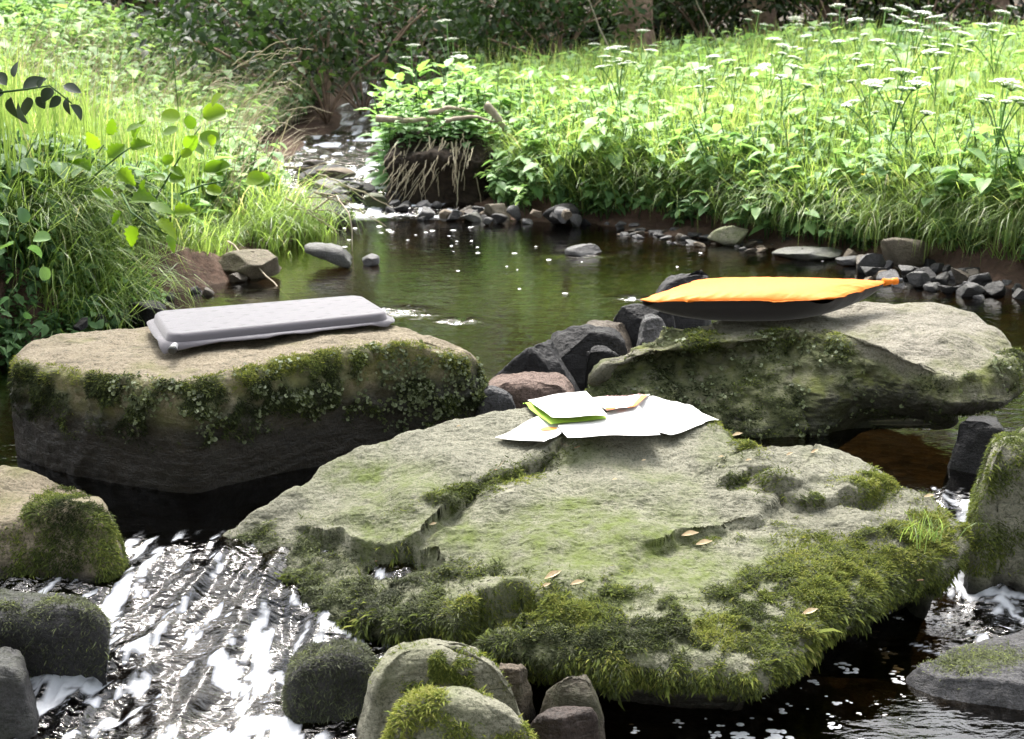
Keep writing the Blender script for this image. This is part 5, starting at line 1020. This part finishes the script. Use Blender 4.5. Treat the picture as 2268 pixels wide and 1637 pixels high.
# ---- orange inflatable seat cushion, tilted on the mossy boulder
Lp, Fp, Rp, Bp = at_z(1408, 668, .226), at_z(1836, 664, .230), at_z(1968, 624, .242), at_z(1556, 618, .240)
ctr = (Lp + Fp + Rp + Bp) / 4; root = empty("seat_cushion", tuple(ctr), "orange inflatable seat cushion with dark underside on the mossy boulder", "cushion")
na = 400; o_ = rrect(na, 1, 1, .22); edge_n = fbm(np.column_stack([o_ * 5, 0 * o_[:, 0]]), 3, 15)
def oq(p, z):
    a, b = (p[:, 0:1] + 1) / 2, (p[:, 1:2] + 1) / 2; Q = (Lp * (1 - a) + Fp * a) * (1 - b) + (Bp * (1 - a) + Rp * a) * b
    return Q - ctr + np.column_stack([0 * z, 0 * z, z])
top, botm = [], []
for s in np.linspace(.002, 1, 60):
    p = o_ * s; q_ = np.clip(np.abs(p), 0, 1); f = np.clip((1 - q_[:, 0] ** 2.6) * (1 - q_[:, 1] ** 2.4), 0, 1) ** .62; w_ = .0012 * fbm(np.column_stack([p * [14, 2.5], 0 * p[:, 0]]), 3, 16) * sstep(.5, .95, s)
    sag = .0022 * edge_n * sstep(.75, 1, s)
    top.append(oq(p, .017 * f + w_ + sag)); botm.append(oq(p, -.056 * np.clip((1 - q_[:, 0] ** 2.6) * (1 - q_[:, 1] ** 2.6), 0, 1) ** .48 * (1 + .0 * s) + sag))
part("top_cover", ringmesh("orange_top", top), M['orange_fabric'], root)
part("underside", ringmesh("dark_underside", botm), M['dark_fabric'], root)
fl = [top[-1], oq(o_ * 1.0, .0022 * edge_n + .0004) + nrm(oq(o_, 0 * edge_n) * [1, 1, 0]) * (.004 + .003 * np.abs(edge_n))[:, None] + np.column_stack([0 * edge_n, 0 * edge_n, -.006 * np.abs(edge_n) ** 2]), oq(o_ * 1.0, .0022 * edge_n - .0012)]
part("seam_flange", ringmesh("orange_flange", fl), M['orange_fabric'], root)
d = nrm((Rp - Lp)[None])[0]; p0 = Rp - ctr - d * .012
V, Fc = tube(np.array([p0, p0 + d * .014, p0 + d * .02, p0 + d * .021, p0 + d * .03]), [.008, .006, .0055, .0072, .007], 16); vv = part("valve", mesh("valve", V, Fc, True), M['orange_fabric'], root)
V, Fc = tube(np.array([p0 + d * .029, p0 + d * .04]), [.006, .0055], 14); part("valve_cap", mesh("valve_cap", V, Fc, False), M['black_plastic'], vv)

# ---- paper sheets on the table rock
def sheet(name, label, quad, mat, lift, curl=(0, 0, 0, 0), seed=0, wav=.004):
    g = np.random.default_rng(seed + 40); q3 = []
    for (u, v), cu in zip(quad, curl): P = hit(rc_, u, v, 0); P = at_z(u, v, top_z(rc_, P[:2])[0] + lift + cu); q3.append(P)
    q3 = np.array(q3); n = 26; a, b = np.meshgrid(np.linspace(0, 1, n), np.linspace(0, 1, n)); a, b = a[..., None], b[..., None]
    P = (q3[0] * (1 - a) + q3[1] * a) * (1 - b) + (q3[3] * (1 - a) + q3[2] * a) * b; P = P.reshape(-1, 3)
    zt = np.array([top_z(rc_, P[::13, :2]).max()]) if False else None
    P[:, 2] += wav * fbm(P * 11, 2, seed) + .35 * wav * np.sin((a.ravel() * 3 + b.ravel() * 2 + seed) * 2.4)
    tz = top_z(rc_, P[:, :2]); P[:, 2] = np.maximum(P[:, 2], tz + .0015 + lift * .5)
    ctr = P.mean(0); f = grid_faces(n, n); nn_ = len(P); Pb = P - [0, 0, .0005]
    Vv = np.vstack([P, Pb]) - ctr; root = link(name, mesh(name, Vv, [f, f[:, ::-1] + nn_], True), M[mat], None, tuple(ctr)); tag(root, label, "paper"); root["group"] = "paper sheets on the slab"; return root, P.reshape(n, n, 3), ctr
def grid_faces(nx, ny): i = (np.arange(ny - 1)[:, None] * nx + np.arange(nx - 1)[None]).ravel(); return np.stack([i, i + 1, i + 1 + nx, i + nx], -1)
sheet("paper_sheet", "white sheet at the left with its corner pointing down over the slab", [(1096, 969), (1200, 917), (1255, 952), (1206, 979)], 'paper', .004, (0, .004, .008, .004), 1)
sheet("paper_sheet", "white sheet at the right with a long pointed corner", [(1330, 930), (1437, 876), (1592, 929), (1484, 960)], 'paper', .005, (0, .003, .004, .003), 2)
sheet("paper_sheet", "large white sheet in the middle with curled front edge", [(1228, 936), (1412, 894), (1462, 963), (1257, 967)], 'paper', .009, (0, .0, .006, .010), 3)
sheet("paper_slip", "small orange slip showing between the left and middle sheets", [(1196, 949), (1212, 945), (1256, 950), (1199, 954)], 'orange_edge', .011, (0, 0, 0, 0), 4, .001)
sF, pF, cF = sheet("paper_card", "pink tinted card with faint red handwriting and a red edge", [(1300, 881), (1440, 872), (1405, 903), (1344, 910)], 'pinkpaper', .011, (0, .003, .004, .004), 5)
ps = []
for rw in range(5):
    for k in range(5):
        x0 = .30 + k * .125; y0 = 1 + rw * 4
        pt = [pF[int(np.clip(y0 + .8 * math.sin(j * 2.1 + k), 0, 25)), int(np.clip((x0 + j * .016) * 25, 0, 25))] + [0, -.001 * (j % 2), .0012] for j in range(6)]
        ps.append(tubet(np.array(pt) + np.arange(6)[:, None] * [.0004, 0, 0] - cF, .0005, 0, 3))
part("handwriting", merge_mesh("handwriting", ps), M['ink'], sF)
def strip(a, b, wdt, mat, nm, par, c, lift=.0015):
    n = 14; t = np.linspace(0, 1, n)[:, None]; e1 = np.array([at_z(*a[:2], 0)]) if False else None
    P1 = np.array([a[0] * (1 - k) + a[1] * k for k in np.linspace(0, 1, n)]); P2 = np.array([b[0] * (1 - k) + b[1] * k for k in np.linspace(0, 1, n)])
    V = np.vstack([P1, P2]) + [0, 0, lift] - c; return part(nm, mesh(nm, V, np.array([(i, i + 1, i + 1 + n, i + n) for i in range(n - 1)]), True), M[mat], par)
strip((pF[25, 0], pF[25, 25]), (pF[22, 0], pF[22, 25]), 0, 'red_edge', "red_edge", sF, cF); strip((pF[25, 25], pF[4, 25]), (pF[25, 22], pF[4, 22]), 0, 'orange_edge', "orange_edge", sF, cF, .002)
sheet("paper_card", "lime green card under the topmost white sheet", [(1157, 893), (1288, 872), (1344, 927), (1219, 940)], 'green_edge', .012, (0, 0, .002, .003), 6, .002)
sheet("paper_sheet", "topmost white sheet at the upper left of the papers", [(1168, 885), (1297, 866), (1345, 919), (1222, 925)], 'paper', .016, (.001, .002, .004, .004), 7, .003)

# ---- dead leaves and seed husks on the table rock
def crumpled_leaf(u, v, s, label, r=None, mat='deadleaf'):
    gg = np.random.default_rng(int(u)); P = hit(r or rc_, u, v, .004); a = gg.uniform(0, 6.28); root = empty("dead_leaf", tuple(P), label, "leaf", "dead leaves on the slab")
    t = leaf_tpl(s, s * .55, 'ovate', .5, -.35, 8); V, Fc, T = place(t, (0, 0, 0), (math.cos(a), math.sin(a), .12), 1, up=(gg.normal(0, .4), -.4, .8)); V = V + s * .12 * np.stack([fbm(V * 60, 2, 3), fbm(V * 60, 2, 4), fbm(V * 60, 2, 5)], -1)
    part("blade", mesh("dead_leaf_blade", V, Fc, True, tint=T), M[mat], root); part("stalk", merge_mesh("leaf_stalk", [tubet(np.array([(0, 0, 0), (-math.cos(a) * s * .3, -math.sin(a) * s * .3, .003)]), .0008, 0, 4)]), M[mat], root)
crumpled_leaf(1272, 992, .030, "curled brown leaf just below the papers"); crumpled_leaf(1100, 1040, .034, "brown leaf lying in the mossy groove of the slab")
crumpled_leaf(2030, 1285, .03, "rusty leaf caught in the moss on the right front edge of the slab"); crumpled_leaf(830, 1243, .022, "tan leaf scrap in the dark hollow at the left of the slab")
hv = leaf_tpl(1, .36, 'lance', .5, -.25, 6)
for k, (u, v, s, lab) in enumerate([(1205, 1282, .026, 0), (1198, 1300, .014, 0), (1262, 1294, .020, 0), (950, 1163, .012, 0), (1508, 1186, .026, 0), (1540, 1206, .024, 0), (1693, 1052, .020, 0), (1740, 1008, .012, 0), (1775, 1360, .022, 0), (855, 1268, .014, 0), (1620, 965, .018, 0), (1590, 1012, .010, 0), (1355, 1062, .009, 0), (1010, 945, .009, 0), (1795, 1003, .014, 0), (2045, 1100, .016, 0), (1420, 1020, .008, 0), (1650, 1020, .010, 0)]):
    P = hit(rc_, u, v, .003); a = g.uniform(-.8, .8); V, Fc, T = place(hv, (0, 0, 0), (math.cos(a), math.sin(a) * .5, .08), s, up=(0, -.5, .9))
    tag(link("seed_husk", mesh("seed_husk", V, Fc, True, tint=T), M['husk'], None, tuple(P)), "pale seed husk lying on the slab", "seed husk", "seed husks scattered over the slab")

M['earth'] = mat_plain('dark_earth', (.008, .006, .004), (.03, .021, .014), 40, .9, .2, .01)
# ---- stones of the banks and the pool
def pebble(name, label, u, v, wpx, hpx, mat, group=None, z=None, seed=0, cuts=5, depth=.8, tilt=0.0, algae=0.0, wet=None, flat=False, cat="stone"):
    """a stone standing with its foot at pixel (u, v); width and height as seen"""
    gg = np.random.default_rng(seed * 7 + int(u)); zz = 0.0 if z is None else z; P = at_z(u, v, zz); dep = P[1] * cp + (HC - zz) * sp; k = dep / FPX; w, h = wpx * k * .5, hpx * k
    h = max(h, .2 * w); na_, nr_ = 40, 24; th = np.linspace(0, 2 * pi, na_, endpoint=False); ph = np.linspace(.02, pi - .02, nr_)
    G = np.stack([np.sin(ph)[:, None] * np.cos(th), np.sin(ph)[:, None] * np.sin(th), np.cos(ph)[:, None] * np.ones(na_)], -1); G = np.sign(G) * np.abs(G) ** .8
    Vv = G.reshape(-1, 3)
    for c_ in range(cuts + 4):
        d = nrm(gg.normal(size=(1, 3)) * [1, 1, .8])[0]; lim = gg.uniform(.38, .78); Vv = Vv - (np.maximum(Vv @ d - lim, 0) * 1.0)[:, None] * d
    Vv = Vv / np.abs(Vv).max(0); Vv = Vv + .05 * np.stack([fbm(Vv * 2.2 + seed, 3, s_) for s_ in (1, 2, 3)], -1)
    Vv = Vv * [w, w * depth, h * .62]; ct, st_ = math.cos(tilt), math.sin(tilt); Vv = np.column_stack([Vv[:, 0] * ct - Vv[:, 2] * st_, Vv[:, 1], Vv[:, 0] * st_ + Vv[:, 2] * ct])
    Vv[:, 2] += h * .40; Vv[:, 1] += w * depth * .5
    Vv += (.02 * w * fbm(Vv * (9 / w), 3, 9))[:, None]
    i = np.arange(nr_ - 1)[:, None] * na_; j = np.arange(na_)[None]; j2 = (j + 1) % na_; q_ = np.stack([i + j, i + na_ + j, i + na_ + j2, i + j2], -1).reshape(-1, 4)
    wt = sstep(.03, .0, Vv[:, 2]) if wet is None else np.full(len(Vv), wet)
    return tag(link(name, mesh(name, Vv, q_, True, mossb=np.zeros(len(Vv)), algae=np.full(len(Vv), algae), wet=wt), M[mat], None, tuple(P)), label, cat, group)
S_ = "slate_stone"
for k, (u, v, w, h, mt, lab, al, ti, cu, wt) in enumerate([
    (1620, 545, 95, 42, 'grey_stone', "greenish grey slab leaning on the right shore", .5, .35, 4, 0), (1798, 574, 165, 30, 'slate_stone', "flat dark slab pointing into the pool on the right shore", .2, .12, 5, .2), (1930, 604, 72, 46, 'slate_stone', "pale grey angular stone left of the dark hollow on the right shore", .0, .1, 6, .0),
    (2015, 600, 130, 66, 'brown_stone', "large brown rock under the grass overhang on the right shore", .1, -.15, 5, .3), (1880, 590, 60, 22, 'slate_stone', "small grey stone beside the pale angular stone", 0, 0, 5, .3), (1770, 545, 70, 26, 'slate_stone', "grey stone behind the flat dark slab", .1, .1, 5, .1),
    (1300, 566, 100, 22, 'slate_stone', "low grey rock breaking the water in the middle of the pool", 0, .05, 3, .5), (1098, 488, 62, 42, 'brown_stone', "upright brown stone on the far stony shore", .1, .1, 6, .3), (1240, 500, 90, 48, 'black_stone', "biggest black stone on the far stony shore", 0, 0, 4, .2),
    (1272, 503, 34, 32, 'slate_stone', "blue grey upright stone beside the biggest black stone", 0, .2, 5, 0), (1082, 500, 24, 18, 'slate_stone', "whitish pebble on the far stony shore", 0, 0, 3, 0), (1043, 492, 50, 26, 'slate_stone', "grey stone at the left end of the far stony shore", .2, 0, 5, .2), (1190, 478, 70, 34, 'brown_stone', "brownish stone behind the black stones on the far shore", .2, 0, 5, .2),
    (730, 500, 130, 48, 'black_stone', "long dark rock at the mouth of the riffle on the left", .1, .05, 4, .2), (830, 470, 56, 40, 'black_stone', "round mossy black rock in the riffle", .8, 0, 2, .4), (560, 620, 170, 62, 'brown_stone', "light brown flat ledge with dark side at the left pool edge", .2, 0, 5, .1),
    (745, 592, 150, 46, 'slate_stone', "dark sloping stone in the water beside the light brown ledge", .1, -.2, 5, .2), (815, 588, 50, 24, 'slate_stone', "small pale grey stone at the tip of the dark sloping stone", 0, 0, 4, .1), (318, 718, 100, 46, 'black_stone', "dark stone behind the left end of the grey cushion", 0, .1, 4, .3), (150, 740, 90, 40, 'black_stone', "dark stone under the left bank behind the tan boulder", 0, .1, 4, .5)]):
    pebble("stone" if w < 100 else "rock", lab, u, v, w, h, mt, None, seed=k, cuts=cu, tilt=ti, algae=al, wet=wt if wt else None, depth=.55 if w > 120 else .8)
def strew(n, label, group, pts, spread, wr, mats, hr=(.45, .75), zoff=0.0, lift=0.0):
    pts = np.asarray(pts, float)
    for k in range(n):
        t = g.uniform(0, len(pts) - 1.001); i = int(t); u, v = pts[i] * (1 - t + i) + pts[i + 1] * (t - i); u += g.normal(0, 14); dv = g.uniform(*spread); v += dv; w = g.uniform(*wr) ** 1.0; 
        P = at_z(u, v, 0.0); gz = float(ground_z(P[0], P[1])); z = max(gz, float(zw(P[0], P[1]))) - .004
        pebble("stone", label, u, v, w, w * g.uniform(*hr), mats[int(g.integers(0, len(mats)))], group, z=z if z < .12 else .1, seed=1000 + k, cuts=5, tilt=g.normal(0, .2), wet=(.0 if g.random() < .6 else .6))
strew(30, "small stone among the row of dark stones on the far shore", "stones of the far shore", [(960, 488), (1100, 492), (1300, 498)], (-14, 6), (16, 44), ['black_stone', S_, 'black_stone', 'brown_stone'])
strew(46, "small flat grey stone of the gravel spit on the right shore", "gravel spit stones", [(1350, 512), (1450, 524), (1580, 545), (1720, 562)], (-16, 10), (12, 38), [S_, S_, 'brown_stone'], (.25, .5))
strew(44, "grey stone strewn at the waterline under the right bank overhang", "stones under the right bank", [(1900, 605), (2050, 625), (2150, 640), (2267, 655)], (-26, 22), (20, 66), [S_, S_, 'black_stone', 'brown_stone'], (.4, .8))
strew(34, "small dark wet stone in the riffle upstream", "riffle stones", [(680, 400), (740, 420), (800, 440), (900, 470), (980, 485)], (-22, 14), (18, 56), ['black_stone', 'black_stone', S_])
strew(18, "flat dark stone stepping down the left side of the riffle", "stepping stones of the riffle", [(690, 365), (720, 400), (740, 440), (700, 480)], (-14, 14), (55, 120), ['black_stone', S_, 'brown_stone'], (.22, .4))
_er = np.array([(850, 335, 5.36), (880, 295, 5.5), (940, 280, 5.6), (1010, 285, 5.6), (1060, 300, 5.5), (1090, 335, 5.4), (1065, 355, 5.3), (1020, 345, 5.27), (960, 335, 5.25), (900, 345, 5.27), (865, 360, 5.3)])
em = rock_mesh(at_y(_er[:, 0], _er[:, 1], _er[:, 2]), zbot=-.05, R=.03, amp=.035, freq=7, fine=.008, bulge=-.03, slope=.02, NA=200, NC=40, NW=40, seed=90, world=True)
tag(link("earth_mound", mesh("earth_mound", em.V - em.base, em.F), M['earth'], None, tuple(em.base)), "dark undercut earth mound hung with dry straw below the nettle clump", "mound")
strew(16, "small dark stone at the foot of the left earth bank", "stones of the left pool edge", [(200, 730), (330, 690), (430, 655), (520, 628)], (-10, 14), (16, 46), ['black_stone', S_, 'brown_stone'])

# ---- floating foam: specks on the pool, blobs on the lower pool
b = Batch(); th = np.linspace(0, 2 * pi, 9)[:-1]
rg = [(math.cos(a), math.sin(a), 0) for a in th] + [(.6 * math.cos(a + .3), .6 * math.sin(a + .3), .35) for a in th] + [(0, 0, .5)]
ff = [(i, (i + 1) % 8, 8 + (i + 1) % 8) for i in range(8)] + [(i, 8 + (i + 1) % 8, 8 + i) for i in range(8)] + [(8 + i, 8 + (i + 1) % 8, 16) for i in range(8)]
dome = (np.array(rg), np.array(ff), np.zeros(17))
def foam_at(u, v, px, z=None):
    P = at_z(u, v, 0.0); P = at_z(u, v, float(zw(P[0], P[1]))); zq = float(zw(P[0], P[1])); P = at_z(u, v, zq); k = P[1] / FPX; n = max(1, int((px / 7) ** 1.5))
    for _ in range(min(n, 26)):
        q_ = P + [g.normal(0, px * k * .28), g.normal(0, px * k * .4), .0]; s = k * g.uniform(2.0, 4.2) * (1 + px / 40)
        V, Fc, T = place(dome, q_, (1, g.normal(0, .3), 0), 1); V = (V - q_) * [s * g.uniform(.7, 1.9), s * g.uniform(.7, 1.3), s * .45] + q_; b.add(V, Fc, T)
for _ in range(22): 
    u, v = g.normal(920, 110), 500 + abs(g.normal(0, 26)); foam_at(u, v, g.uniform(2, 6))
for (u, v) in [(1122, 590), (1148, 598), (1060, 560), (1210, 575), (1500, 592), (1290, 580), (1140, 562), (1150, 640), (1250, 650), (1015, 600), (1375, 735), (1455, 668), (1470, 664), (1820, 580), (1550, 560), (1000, 545), (1190, 545)]: foam_at(u, v, g.uniform(5, 9))
for (u, v, s) in [(1958, 1445, 40), (1868, 1470, 34), (1985, 1480, 22), (1990, 1500, 34), (1935, 1410, 18), (1880, 1488, 18), (1965, 1350, 34), (1990, 1370, 30), (2050, 1400, 34), (2075, 1420, 20), (2135, 1410, 14), (1940, 1400, 14), (1800, 1510, 20), (1770, 1522, 9), (1745, 1560, 12), (1850, 1605, 32), (1835, 1585, 12), (1735, 1580, 22), (1660, 1590, 10), (1700, 1590, 14), (1905, 1580, 16),
                  (1960, 1585, 12), (1995, 1590, 10), (1850, 1560, 20), (1880, 1555, 16), (1720, 1635, 60), (1640, 1630, 50), (1580, 1622, 30), (1500, 1600, 22), (1560, 1590, 9), (1690, 1545, 8), (2000, 1540, 12), (1600, 1605, 9), (1400, 1615, 26), (1330, 1600, 20), (1250, 1610, 26), (1210, 1620, 24), (1790, 1570, 8), (1830, 1540, 8), (2040, 1555, 8), (1900, 1635, 14), (1940, 1560, 9)]: foam_at(u, v, s)
V, Fc, T = b.arrays(); tag(link("foam", mesh("foam", V, Fc, True), M['foam']), label="white foam bubbles drifting on the water", cat="foam", kind="stuff")
